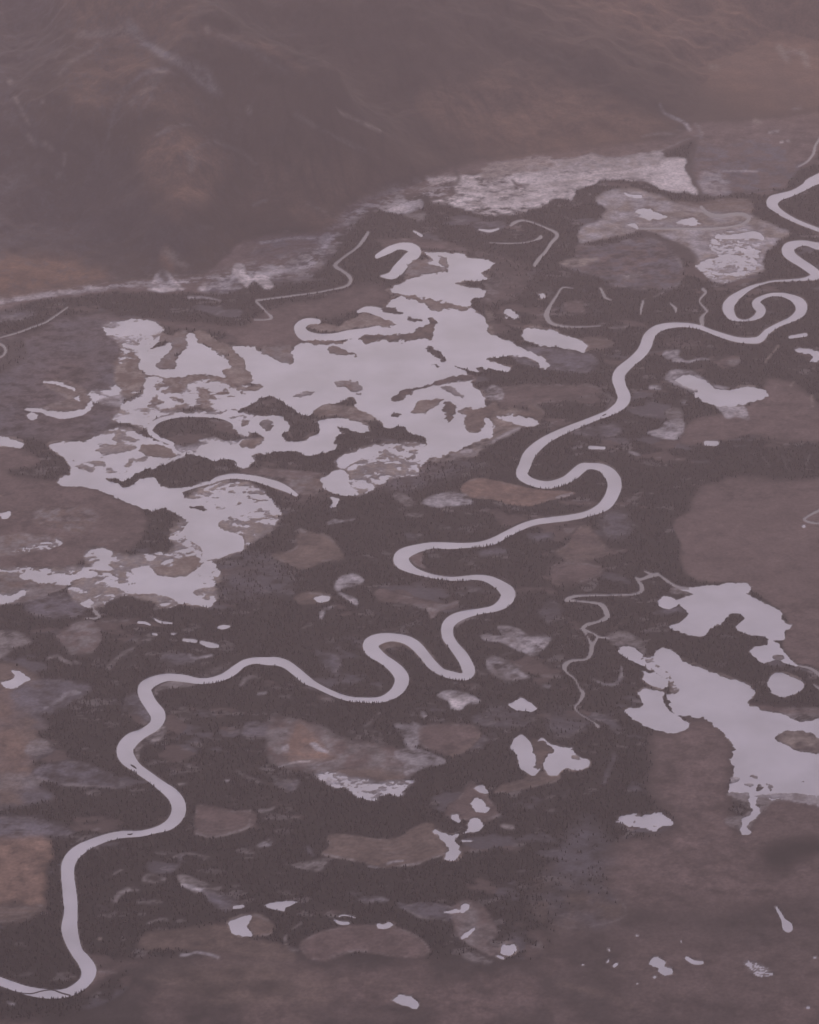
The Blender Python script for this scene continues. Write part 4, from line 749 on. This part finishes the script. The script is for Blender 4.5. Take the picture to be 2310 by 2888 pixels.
# wet margins: low ground beside open water is paler mud and sedge
low = np.clip(1 - (LAND - 0.0) / 0.9, 0, 1) * (LAND > -0.5) * .6
COVER[:] = COVER * (1 - low[..., None]) + np.array(PAL['pale']) * .8 * low[..., None]
nf = np.clip(1.2 - TREE, 0, 1)
COVER[:] = COVER * (1 + nf * (0.26 * fbm(GX / 20, GY / 28, 4, 701, .75) + 0.13 * fbm(GX / 100, GY / 80, 3, 707)))[..., None]
# small natural clearings and glades scattered through the forest, drawn out along the old river courses
g1 = fbm(GX / 150 + GY / 500, GY / 95, 5, 201, 0.6); g2 = fbm(GX / 420, GY / 300, 3, 207)
fw = np.clip((TREE - 0.6) / 0.3, 0, 1)
gw = np.clip((g1 + 0.35 * g2 - 0.30) / 0.16, 0, 1) * fw * 0.55
gc = np.where((fbm(GX / 200, GY / 200, 2, 211) > 0)[..., None], np.array(PAL['grey']), np.array(PAL['heath']))
COVER[:] = COVER * (1 - gw[..., None]) + gc * gw[..., None]; TREE[:] = TREE * (1 - gw * 1.5).clip(0, 1)
g3 = fbm(GX / 45, GY / 30, 4, 221); gw3 = np.clip((g3 - 0.39) / 0.07, 0, 1) * fw * np.clip((g1 + .2) / .3, 0, 1) * 0.45
COVER[:] = COVER * (1 - gw3[..., None]) + np.array(PAL['sedge']) * gw3[..., None]

# ------------------------------------------------------------------ hill cover (uses the raised ground), relief shading painted into the colours
Z = np.where(dY > 0, np.maximum(LAND, 1.6 * np.clip(dY / 40, 0, 1)), LAND) + HILL + fbm(GX / 90, GY / 90, 3, 91) * 0.25 * (LAND > 1.2)
U0, V0 = to_uv(GX, GY, Z); V0[GY < 1000] = 1e6
hillw = np.clip((dY + 30 * wob[0]) / 60, 0, 1)
hb = (slice(0, NY), slice(0, NX))
far = np.clip((dY - 40) / 120, 0, 1)
hc = np.array(PAL['hill']) * (1 - 0.0) * (1 + 0.25 * fbm(GX / 500, GY / 500, 4, 131))[..., None]
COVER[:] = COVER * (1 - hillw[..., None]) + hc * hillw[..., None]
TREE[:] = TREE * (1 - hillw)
HA = dict(tree=None)
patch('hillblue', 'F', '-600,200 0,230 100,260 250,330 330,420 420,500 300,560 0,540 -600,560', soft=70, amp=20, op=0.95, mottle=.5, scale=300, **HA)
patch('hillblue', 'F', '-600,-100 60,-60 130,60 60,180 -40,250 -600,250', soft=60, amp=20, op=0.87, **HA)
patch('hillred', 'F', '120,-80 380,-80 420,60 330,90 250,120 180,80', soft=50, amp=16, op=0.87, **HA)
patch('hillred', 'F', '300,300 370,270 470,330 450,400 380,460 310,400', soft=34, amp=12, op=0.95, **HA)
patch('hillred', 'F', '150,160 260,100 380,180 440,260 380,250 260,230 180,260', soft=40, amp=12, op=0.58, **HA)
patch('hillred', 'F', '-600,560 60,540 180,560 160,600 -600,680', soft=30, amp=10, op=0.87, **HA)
patch('hillshade', 'F', '420,-60 1000,-80 1060,60 760,90 700,160 900,250 1100,300 960,330 820,270 560,150 430,80', soft=60, amp=16, op=0.80, **HA)
patch('hillshade', 'F', '1040,60 1200,120 1350,200 1440,260 1330,210 1180,160 1060,110', soft=34, amp=12, op=0.95, **HA)
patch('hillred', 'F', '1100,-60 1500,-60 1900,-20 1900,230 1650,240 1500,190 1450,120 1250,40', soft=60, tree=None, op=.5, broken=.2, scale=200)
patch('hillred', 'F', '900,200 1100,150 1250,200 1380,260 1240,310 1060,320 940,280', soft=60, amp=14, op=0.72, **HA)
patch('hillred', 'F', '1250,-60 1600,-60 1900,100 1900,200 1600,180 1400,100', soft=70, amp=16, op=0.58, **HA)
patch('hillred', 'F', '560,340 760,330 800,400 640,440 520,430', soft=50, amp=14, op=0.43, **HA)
patch('sedge', 'A0', '520,190,20 650,210,16 740,200,16 820,180,30 860,250,20 930,290,16 1010,335,26 1100,385,20 1200,480,30 1290,550,30', stroke=True, soft=14, op=0.87, mottle=.7, scale=40, **HA)
patch('pale', 'A0', '880,258,6 940,290,10 1010,335,18', stroke=True, soft=6, op=0.65, **HA)
patch('sedge', 'A0', '540,320,8 590,275,12', stroke=True, soft=7, op=0.87, **HA)
patch('sedge', 'A0', '340,350,6 400,270,6', stroke=True, soft=8, op=0.43, **HA)
patch('sedge', 'A0', '880,640,6 920,590,8 960,470,18 1000,430,20 900,430,14 830,480,8', stroke=True, soft=10, op=0.65, **HA)
patch('sedge', 'A0', '650,850,5 690,760,5 820,620,6', stroke=True, soft=6, op=0.51, **HA)
patch('hillred', 'A0', '1145,945,16 1180,1000,20 1160,1060,10', stroke=True, soft=10, op=0.95, **HA)
patch('sedge', 'A0', '955,820,8 1040,770,8 1150,760,6', stroke=True, soft=8, op=0.51, **HA)
patch('sedge', 'A1', '40,520,6 200,580,6 450,700,7 700,800,8 870,850,7 1000,920,6', stroke=True, soft=5, op=0.72, **HA)
patch('sedge', 'A1', '180,690,4 400,830,4 650,960,5', stroke=True, soft=6, op=0.36, **HA)
patch('hillshade', 'A1', '60,560,16 250,560,20 450,660,24 700,760,24 900,850,20', stroke=True, soft=22, op=0.51, **HA)
patch('pale', 'A2', '760,635,10 780,680,10 830,710,16 900,745,18 940,790,14', stroke=True, soft=6, op=0.87, mottle=.7, scale=12, **HA)
patch('sedge', 'A2', '975,755,16 1005,790,24 1010,850,20', stroke=True, soft=6, op=0.95, **HA)
patch('sedge', 'A2', '340,930,10 420,955,14 500,962,16 650,938,12 750,918,10 870,870,10 985,822,12', stroke=True, soft=4, op=0.95, **HA)
patch('hillshade', 'A2', '760,960 800,920 900,860 960,840 930,930 860,960', soft=10, op=0.87, **HA)
patch('sedge', 'A2', '650,830,6 750,815,14 880,820,10', stroke=True, soft=7, op=0.58, **HA)
patch('sedge', 'A2', '1510,350,20 1560,300,20 1650,350,20', stroke=True, soft=14, op=0.58, mottle=.8, scale=16, **HA)
patch('pale', 'A2', '1420,805,8 1475,798,10', stroke=True, soft=6, op=0.87, **HA)
patch('sand', 'A2', '1490,865,10 1500,862,12', stroke=True, soft=5, op=0.95, **HA)
patch('sand', 'A2', '1530,856,8 1540,856,10', stroke=True, soft=5, op=0.95, **HA)
patch('sedge', 'A2', '860,230,5 890,185,8', stroke=True, soft=8, op=0.72, **HA)
patch('sedge', 'A2', '1570,660,10 1610,655,10', stroke=True, soft=9, op=0.72, **HA)
patch('sedge', 'A0', '385,1010,6 398,950,12', stroke=True, soft=6, op=0.87, **HA)
patch('sedge', 'A0', '360,1075,12 364,1068,12', stroke=True, soft=6, op=0.87, **HA)
patch('sedge', 'A0', '1260,180,8 1262,165,12', stroke=True, soft=7, op=0.72, **HA)
patch('sedge', 'A0', '62,500,12 66,495,12', stroke=True, soft=7, op=0.72, **HA)
patch('sedge', 'A0', '1510,665,18 1520,672,12', stroke=True, soft=9, op=0.72, **HA)
patch('sedge', 'A0', '180,850,16 240,870,16 300,910,10', stroke=True, soft=12, op=0.58, **HA)
patch('sedge', 'A0', '0,900,40 100,1000,60 60,1100,60 0,1250,40', stroke=True, soft=40, op=0.43, mottle=.8, scale=30, **HA)
patch('hillred', 'A0', '1000,1500 1060,1560 1050,1640 980,1600', soft=14, op=0.95, **HA)
patch('sedge', 'A0', '1230,1375,16 1290,1385,12', stroke=True, soft=10, op=0.58, **HA)
patch('hillred', 'A1', '150,1230 300,1240 450,1330 330,1400 200,1340', soft=26, op=0.72, **HA)
patch('sedge', 'A1', '300,1260,5 430,1325,6', stroke=True, soft=7, op=0.51, **HA)

# gully shade painted as dark streaks down the slopes, then shrub stipple
gully_shade = 1 - np.abs(fbm((GX + GY * 0.35) / 130, (GY - GX * 0.2) / 520, 4, 611, .6)) * 3.2
gully_shade = np.clip(gully_shade, 0, 1) ** 3 * hillw * np.clip(fbm(GX / 900, GY / 900, 2, 617) * 2 + .6, 0, 1) * np.clip(.9 - GX / 900, .15, 1) * .75
COVER[:] = COVER * (1 - gully_shade[..., None]) + np.array(PAL['hillshade']) * gully_shade[..., None]
sp = np.clip((fbm(GX / 22, GY / 34, 4, 631, .8) - .12) / .2, 0, 1) * hillw * np.clip(1.1 - (GX + 1150) / 900, 0, 1) * .5
COVER[:] = COVER * (1 - sp[..., None]) + np.array(PAL['shrub']) * sp[..., None]
HB = dict(tree=None, stroke=True, broken=.5, mottle=.4, scale=60)  # strokes paint valley shade and pale ridge lines in place of relief
patch('hillshade', 'F', '350,-20,40 400,70,30 450,130,26 575,165,34 700,212,30 800,256,24 900,300,14', soft=36, op=0.85, **HB)
patch('hillshade', 'F', '480,20,60 620,60,90 760,90,70 860,150,50', soft=82, op=0.47, **HB)
patch('hillshade', 'F', '0,300,60 120,330,80 230,420,70 300,500,40', soft=60, op=.45, **HB)
patch('hillshade', 'F', '180,260,20 230,310,26 310,395,30 380,440,30 500,480,24 600,490,12', soft=36, op=0.76, **HB)
patch('hillshade', 'F', '20,90,20 80,160,30 120,240,24 200,270,20', soft=41, op=0.57, **HB)
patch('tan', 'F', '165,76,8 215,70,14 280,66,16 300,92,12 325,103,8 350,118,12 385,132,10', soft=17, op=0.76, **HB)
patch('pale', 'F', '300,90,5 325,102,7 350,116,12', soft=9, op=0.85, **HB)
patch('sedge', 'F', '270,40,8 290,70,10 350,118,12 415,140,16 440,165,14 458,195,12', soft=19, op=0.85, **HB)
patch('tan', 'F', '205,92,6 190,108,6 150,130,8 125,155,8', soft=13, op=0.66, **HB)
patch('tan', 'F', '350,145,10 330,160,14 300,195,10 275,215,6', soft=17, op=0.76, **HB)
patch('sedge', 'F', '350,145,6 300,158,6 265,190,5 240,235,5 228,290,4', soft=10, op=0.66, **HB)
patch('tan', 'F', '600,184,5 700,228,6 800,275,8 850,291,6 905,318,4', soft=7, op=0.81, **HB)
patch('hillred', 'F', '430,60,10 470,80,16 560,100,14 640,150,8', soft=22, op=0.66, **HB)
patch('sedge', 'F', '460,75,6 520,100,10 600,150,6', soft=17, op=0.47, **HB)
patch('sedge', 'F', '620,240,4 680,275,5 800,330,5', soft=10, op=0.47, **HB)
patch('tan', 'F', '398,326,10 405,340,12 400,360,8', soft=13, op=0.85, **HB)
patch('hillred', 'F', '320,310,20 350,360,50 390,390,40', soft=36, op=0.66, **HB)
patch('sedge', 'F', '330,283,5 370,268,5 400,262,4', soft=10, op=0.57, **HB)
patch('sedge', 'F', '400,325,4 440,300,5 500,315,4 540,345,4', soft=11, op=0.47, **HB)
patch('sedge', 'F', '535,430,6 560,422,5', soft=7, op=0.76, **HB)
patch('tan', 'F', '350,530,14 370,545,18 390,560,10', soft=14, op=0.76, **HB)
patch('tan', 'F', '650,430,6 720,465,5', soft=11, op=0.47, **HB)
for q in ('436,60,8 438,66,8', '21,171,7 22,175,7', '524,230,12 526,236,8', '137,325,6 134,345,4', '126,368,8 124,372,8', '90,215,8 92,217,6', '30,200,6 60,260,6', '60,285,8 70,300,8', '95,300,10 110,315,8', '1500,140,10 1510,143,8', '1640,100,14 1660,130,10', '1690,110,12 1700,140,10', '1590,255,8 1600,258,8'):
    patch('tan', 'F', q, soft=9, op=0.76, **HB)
patch('hillshade', 'F', '1040,70,20 1150,115,26 1250,165,26 1340,205,20 1400,235,14', soft=36, op=0.71, **HB)
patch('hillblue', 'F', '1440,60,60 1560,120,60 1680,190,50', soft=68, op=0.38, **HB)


# ------------------------------------------------------------------ materials
def nodes_mat(name):
    m = bpy.data.materials.new(name); m.use_nodes = True
    nt = m.node_tree; b = nt.nodes['Principled BSDF']
    return m, nt, b
def terrain_mat():
    m, nt, b = nodes_mat('ground_cover'); N, L = nt.nodes, nt.links
    at = N.new('ShaderNodeAttribute'); at.attribute_name = 'cover'
    geo = N.new('ShaderNodeNewGeometry')
    def noise(scale, det, dist=0.0):
        n = N.new('ShaderNodeTexNoise'); n.inputs['Scale'].default_value = scale; n.inputs['Detail'].default_value = det
        n.inputs['Distortion'].default_value = dist
        L.new(geo.outputs['Position'], n.inputs['Vector']); return n
    n1 = noise(0.012, 6, 0.6); n2 = noise(0.11, 4)
    r1 = N.new('ShaderNodeMapRange'); r1.inputs['From Min'].default_value = 0.3; r1.inputs['From Max'].default_value = 0.7
    r1.inputs['To Min'].default_value = 0.80; r1.inputs['To Max'].default_value = 1.20
    r2 = N.new('ShaderNodeMapRange'); r2.inputs['From Min'].default_value = 0.3; r2.inputs['From Max'].default_value = 0.7
    r2.inputs['To Min'].default_value = 0.78; r2.inputs['To Max'].default_value = 1.22
    L.new(n1.outputs['Fac'], r1.inputs['Value']); L.new(n2.outputs['Fac'], r2.inputs['Value'])
    mu = N.new('ShaderNodeMath'); mu.operation = 'MULTIPLY'; L.new(r1.outputs[0], mu.inputs[0]); L.new(r2.outputs[0], mu.inputs[1])
    vm = N.new('ShaderNodeVectorMath'); vm.operation = 'SCALE'
    L.new(at.outputs['Color'], vm.inputs[0]); L.new(mu.outputs[0], vm.inputs['Scale'])
    L.new(vm.outputs[0], b.inputs['Base Color'])
    b.inputs['Roughness'].default_value = 1.0; b.inputs['Specular IOR Level'].default_value = 0.1
    return m
def water_mat(name, col, rough=0.6):
    m, nt, b = nodes_mat(name); N, L = nt.nodes, nt.links
    geo = N.new('ShaderNodeNewGeometry')
    n = N.new('ShaderNodeTexNoise'); n.inputs['Scale'].default_value = 0.006; n.inputs['Detail'].default_value = 5
    L.new(geo.outputs['Position'], n.inputs['Vector'])
    cr = N.new('ShaderNodeValToRGB'); e = cr.color_ramp.elements
    e[0].position = 0.35; e[0].color = tuple(c * 0.86 for c in col) + (1,); e[1].position = 0.65; e[1].color = tuple(min(1, c * 1.09) for c in col) + (1,)
    L.new(n.outputs['Fac'], cr.inputs[0]); L.new(cr.outputs[0], b.inputs['Base Color'])
    b.inputs['Roughness'].default_value = rough; b.inputs['IOR'].default_value = 1.33
    n2 = N.new('ShaderNodeTexNoise'); n2.inputs['Scale'].default_value = 0.25; n2.inputs['Detail'].default_value = 3
    L.new(geo.outputs['Position'], n2.inputs['Vector'])
    bp = N.new('ShaderNodeBump'); bp.inputs['Strength'].default_value = 0.15; bp.inputs['Distance'].default_value = 0.3
    L.new(n2.outputs['Fac'], bp.inputs['Height']); L.new(bp.outputs[0], b.inputs['Normal'])
    return m
def flat_mat(name, col, var=0.3, scale=0.4):
    m, nt, b = nodes_mat(name); N, L = nt.nodes, nt.links
    geo = N.new('ShaderNodeNewGeometry')
    n = N.new('ShaderNodeTexNoise'); n.inputs['Scale'].default_value = scale; n.inputs['Detail'].default_value = 3
    L.new(geo.outputs['Position'], n.inputs['Vector'])
    cr = N.new('ShaderNodeValToRGB'); e = cr.color_ramp.elements
    e[0].position = 0.3; e[0].color = tuple(c * (1 - var) for c in col) + (1,); e[1].position = 0.7; e[1].color = tuple(c * (1 + var) for c in col) + (1,)
    L.new(n.outputs['Fac'], cr.inputs[0]); L.new(cr.outputs[0], b.inputs['Base Color'])
    b.inputs['Roughness'].default_value = 0.95; b.inputs['Specular IOR Level'].default_value = 0.15
    return m
M_GROUND = terrain_mat(); M_WATER = water_mat('silty_glint_water', WATER_COL); M_CREEK = water_mat('brown_creek_water', (0.27, 0.235, 0.245), 0.7)
M_TREE = flat_mat('spruce_needles', (0.024, 0.020, 0.020), 0.25, 0.02); M_WOOD = flat_mat('wet_driftwood', (0.03, 0.024, 0.022)); M_MUD = flat_mat('wet_mud', (0.045, 0.036, 0.038))

def mesh_np(name, verts, faces, mat, nside, smooth_f=False):
    me = bpy.data.meshes.new(name)
    me.vertices.add(len(verts)); me.vertices.foreach_set('co', np.ascontiguousarray(verts, dtype=np.float32).ravel())
    nf = len(faces)
    me.loops.add(nf * nside); me.loops.foreach_set('vertex_index', np.ascontiguousarray(faces, dtype=np.int32).ravel())
    me.polygons.add(nf); me.polygons.foreach_set('loop_start', np.arange(0, nf * nside, nside, dtype=np.int32))
    me.polygons.foreach_set('loop_total', np.full(nf, nside, dtype=np.int32))
    if smooth_f: me.polygons.foreach_set('use_smooth', np.ones(nf, bool))
    me.update(calc_edges=True); me.materials.append(mat)
    return me
def link(name, me, **props):
    ob = bpy.data.objects.new(name, me); COL.objects.link(ob)
    for k, v in props.items(): ob[k] = v
    return ob

# terrain sheet
V = np.stack([GX, GY, Z], -1).reshape(-1, 3)
I = np.arange(NX * NY).reshape(NY, NX)
Q = np.stack([I[:-1, :-1], I[:-1, 1:], I[1:, 1:], I[1:, :-1]], -1).reshape(-1, 4)
me = mesh_np('ground', V, Q, M_GROUND, 4, True)
ca = me.attributes.new('cover', 'FLOAT_COLOR', 'POINT')
ca.data.foreach_set('color', np.concatenate([COVER.reshape(-1, 3), np.ones((NX * NY, 1))], 1).astype(np.float32).ravel())
link('ground', me, kind='structure', label='dark valley floor of forest, bog and marsh rising into hazy brown hills')

# water sheets: one level sheet per water body, the ground rises out of it
wmask = (WID > 0)
wid = WID.copy()
for _ in range(3):                                   # carry each sheet three cells under its banks
    for dy, dx in ((0, 1), (0, -1), (1, 0), (-1, 0)):
        sh = np.roll(np.roll(wid, dy, 0), dx, 1); wid = np.where(wid == 0, sh, wid)
cell = np.maximum.reduce([wid[:-1, :-1], wid[:-1, 1:], wid[1:, 1:], wid[1:, :-1]])
zmin = np.minimum.reduce([Z[:-1, :-1], Z[:-1, 1:], Z[1:, 1:], Z[1:, :-1]])
near = zmin < 0.05
nn = near.copy()
for dy, dx in ((0, 1), (0, -1), (1, 0), (-1, 0), (1, 1), (-1, -1)): nn |= np.roll(np.roll(near, dy, 0), dx, 1)
cell = np.where(nn, cell, 0)
for k in range(1, len(BODIES)):
    name, label = BODIES[k]
    cy, cx = np.where(cell == k)
    if len(cy) < 2: print('EMPTY BODY', name, label); continue
    vi = np.stack([I[cy, cx], I[cy, cx + 1], I[cy + 1, cx + 1], I[cy + 1, cx]], -1)
    uq, inv = np.unique(vi, return_inverse=True)
    vv = V[uq].copy(); vv[:, 2] = 0.0
    link(name, mesh_np(name, vv, inv.reshape(-1, 4), M_CREEK if name == 'creek' else M_WATER, 4, True), kind='structure', label=label)

# ------------------------------------------------------------------ forest
def spruce(h, r, sides=5, tiers=2, seed=0):
    """ragged narrow spruce: short trunk and stacked drooping whorls, one closed-looking surface"""
    rr = random.Random(seed); vs = []; fs = []
    def ring(z, rad, tw):
        b = len(vs)
        for i in range(sides):
            a = 2 * math.pi * i / sides + tw; q = rad * rr.uniform(0.75, 1.2)
            vs.append((q * math.cos(a), q * math.sin(a), z))
        return b
    def bridge(a, b):
        for i in range(sides):
            j = (i + 1) % sides
            fs.append((a + i, a + j, b + j)); fs.append((a + i, b + j, b + i))
    prev = ring(-0.5, r * 0.12, 0); t = ring(h * 0.10, r * 0.12, 0); bridge(prev, t); prev = t
    for k in range(tiers):
        z0 = h * (0.10 + 0.80 * k / tiers); r0 = r * (1 - 0.78 * k / tiers)
        a = ring(z0, r0, k * 0.6); bridge(prev, a)
        z1 = h * (0.10 + 0.80 * (k + 1) / tiers) + h * 0.03; b = ring(z1, r0 * 0.34, k * 0.6); bridge(a, b); prev = b
    top = len(vs); vs.append((0, 0, h))
    for i in range(sides): fs.append((prev + i, prev + (i + 1) % sides, top))
    return np.array(vs), np.array(fs)

rng = np.random.RandomState(5)
fine = (slice(26, NY - 26), slice(26, NX - 26))
inview = (U0 > -260) & (U0 < 2570) & (V0 > 330) & (V0 < 3100) & (dY < -15)
prob = np.where(inview & (Z > 0.9), np.clip((TREE - .5) / .4, 0, 1), 0)
clump = 0.75 + 0.5 * fbm(GX / 45, GY / 45, 3, 101)
iy, ix = np.where((rng.rand(NY, NX) < prob * clump * 0.34) & inview)
print('forest trees', len(iy))
tx = GX[iy, ix] + rng.uniform(-2.2, 2.2, len(iy)); ty = GY[iy, ix] + rng.uniform(-2.6, 2.6, len(iy)); tz = Z[iy, ix] - 0.2
protos = [spruce(1.0, 0.20, 5, 2, s) for s in range(6)]
allv = []; allf = []; off = 0
kind = rng.randint(0, 6, len(iy)); hh = rng.uniform(3.2, 7.5, len(iy)) * (0.75 + 0.5 * clump[iy, ix]); ang = rng.uniform(0, 6.28, len(iy)); fat = rng.uniform(0.9, 1.7, len(iy))
for s in range(6):
    m = kind == s; pv, pf = protos[s]; n = m.sum()
    c, si = np.cos(ang[m])[:, None], np.sin(ang[m])[:, None]; h = hh[m][:, None]; f = fat[m][:, None]
    x = (pv[:, 0] * c - pv[:, 1] * si) * h * f + tx[m][:, None]; y = (pv[:, 0] * si + pv[:, 1] * c) * h * f + ty[m][:, None]
    z = np.maximum(pv[:, 2], -0.05) * h + tz[m][:, None]
    allv.append(np.stack([x, y, z], -1).reshape(-1, 3))
    allf.append((pf[None] + (np.arange(n) * len(pv))[:, None, None] + off).reshape(-1, 3)); off += n * len(pv)
link('forest', mesh_np('forest', np.concatenate(allv), np.concatenate(allf), M_TREE, 3), kind='stuff',
     label='dark spruce forest covering the valley floor between the lakes', category='forest')

# ------------------------------------------------------------------ single trees standing on the near banks, seen against the water
tree_meshes = []
for s in range(5):
    pv, pf = spruce(1.0, 0.19, 7, 4, 40 + s)
    tree_meshes.append(mesh_np('spruce_tree', pv * np.array([1, 1, 1]), pf, M_TREE, 3))
def zat(x, y):
    j = int(np.clip(np.searchsorted(ay, y), 1, NY - 1)); i = int(np.clip(np.searchsorted(ax, x), 1, NX - 1))
    return float(min(Z[j, i], Z[j - 1, i], Z[j, i - 1], Z[j - 1, i - 1]))
trng = random.Random(9)
def bank_trees(tile, s, n, label, group, hmin=4.5, hmax=11.5):
    p = smooth(P(tile, s), 6); seg = np.hypot(np.diff(p[:, 0]), np.diff(p[:, 1])); cum = np.concatenate([[0], np.cumsum(seg)])
    for k in range(n):
        q = trng.uniform(0, cum[-1]); u = np.interp(q, cum, p[:, 0]); v = np.interp(q, cum, p[:, 1])
        x, y = ground_xy(u + trng.uniform(-1.5, 1.5), v + trng.uniform(0, 3))
        z = zat(x, y)
        while z < 0.3:                                   # step back from the water on to the bank
            y -= 3.0; z = zat(x, y)
        ob = bpy.data.objects.new('spruce_tree', trng.choice(tree_meshes)); COL.objects.link(ob)
        h = trng.uniform(hmin, hmax); f = trng.uniform(0.8, 1.35)
        ob.location = (x, y, z - 0.2); ob.scale = (h * f, h * f, h); ob.rotation_euler = (0, 0, trng.uniform(0, 6.28))
        ob['label'] = label; ob['category'] = 'tree'; ob['group'] = group
G = 'spruce trees along the near river bank: '
bank_trees('C1', '440,1240 500,1262 560,1258 640,1262 720,1262 770,1240', 60, 'dark spruce in the bank row at the lowest river loop in mid picture', G + 'middle loop')
bank_trees('C0', '1240,1142 1320,1138 1390,1120 1450,1090 1490,1050', 34, 'dark spruce on the near bank where the river bends toward the left', G + 'left reach')
bank_trees('C1', '1000,502 1100,512 1180,518 1240,512', 26, 'dark spruce on the near bank between the two sharp middle bends', G + 'middle reach')
bank_trees('C1', '1230,312 1320,300 1390,295 1450,262 1530,215', 40, 'dark spruce on the near bank of the upper straight reach', G + 'upper reach')
bank_trees('B2', '40,1458 120,1462 190,1440 260,1400', 22, 'dark spruce on the near bank at the orange bog', G + 'orange bog reach')
bank_trees('B2', '150,1150 250,1105 400,1050 540,990 580,950', 26, 'dark spruce on the near bank of the long slanting reach', G + 'slanting reach')
bank_trees('B2', '790,505 860,500 930,490 1000,500', 22, 'dark spruce on the near bank inside the top bend of the slanting reach', G + 'top bend')
bank_trees('D0', '210,1572 300,1580 420,1560 500,1530 560,1480', 30, 'dark spruce on the near bank of the bottom left bend', G + 'bottom left bend')
bank_trees('C1', '1050,1098 1120,1115 1200,1125 1250,1105', 18, 'dark spruce on the near bank of the pointed middle bend', G + 'pointed bend')
bank_trees('B2', '300,1628 400,1610 440,1585', 10, 'dark spruce on the near bank under the hairpin bend', G + 'hairpin bend')

# ------------------------------------------------------------------ drift logs and the mud bar lying in the river
def ribbon(name, tile, s, height, mat, **props):
    p = smooth(P(tile, s), 5); n = len(p); vs = []; fs = []
    gx, gy = ground_xy(p[:, 0], p[:, 1])
    for i in range(n):
        a, b = max(i - 1, 0), min(i + 1, n - 1)
        tx_, ty_ = gx[b] - gx[a], gy[b] - gy[a]; L = math.hypot(tx_, ty_) or 1
        hw = p[i, 2] * 1.0; nx_, ny_ = -ty_ / L, tx_ / L
        for o_, z_ in ((-1, -0.6), (-0.55, height * 0.8), (0, height), (0.55, height * 0.75), (1, -0.6)):
            j = 1 + 0.12 * math.sin(i * 1.7 + o_ * 3)
            vs.append((gx[i] + nx_ * hw * o_ * j, gy[i] + ny_ * hw * o_ * j, z_))
    for i in range(n - 1):
        for k in range(4):
            a = i * 5 + k; fs.append((a, a + 1, a + 6, a + 5))
    fs.append((4, 3, 2, 1, 0)); e = (n - 1) * 5; fs.append((e, e + 1, e + 2, e + 3, e + 4))
    me = bpy.data.meshes.new(name); me.from_pydata(vs, [], fs); me.materials.append(mat)
    link(name, me, **props)
ribbon('mud_bar', 'D0', '70,1522,4 130,1536,5 190,1540,7 240,1528,7 290,1518,7 330,1520,7 370,1535,8 430,1552,8', 0.5, M_MUD, label='thin dark curved mud bar lying across the river in the bottom left bend', category='mud bar')
ribbon('driftwood', 'D0', '776,570,5 790,572,9 806,568,4', 0.9, M_WOOD, label='dark heap of driftwood stranded in the river below the big S bend', category='driftwood', group='driftwood in the river')
ribbon('driftwood', 'D0', '796,148,5 812,158,9 830,172,3', 0.9, M_WOOD, label='dark snag of driftwood in the river at the sharp left bend', category='driftwood', group='driftwood in the river')
ribbon('driftwood', 'B2', '408,1020,4 418,1014,8 430,1008,3', 0.9, M_WOOD, label='dark snag of driftwood in the river on the long slanting reach', category='driftwood', group='driftwood in the river')


# ------------------------------------------------------------------ haze
hv = [(-46000, -31000, -5), (46000, -31000, -5), (46000, 61000, -5), (-46000, 61000, -5)]
top = max(CAM_Z, float(Z.max())) + 60
me = bpy.data.meshes.new('haze'); me.from_pydata(hv + [(x, y, top) for x, y, _ in hv], [], [(3, 2, 1, 0), (4, 5, 6, 7), (0, 1, 5, 4), (1, 2, 6, 5), (2, 3, 7, 6), (3, 0, 4, 7)])
hm = bpy.data.materials.new('haze_air'); hm.use_nodes = True; hm.node_tree.nodes.clear()
ho = hm.node_tree.nodes.new('ShaderNodeOutputMaterial'); hp = hm.node_tree.nodes.new('ShaderNodeVolumePrincipled')
hp.inputs['Color'].default_value = HAZE_COL + (1,); hp.inputs['Density'].default_value = HAZE_DEN; hp.inputs['Anisotropy'].default_value = 0.4
hm.node_tree.links.new(hp.outputs[0], ho.inputs['Volume']); me.materials.append(hm)
link('haze', me, kind='stuff', label='thin purple grey haze hanging over the whole valley', category='haze')
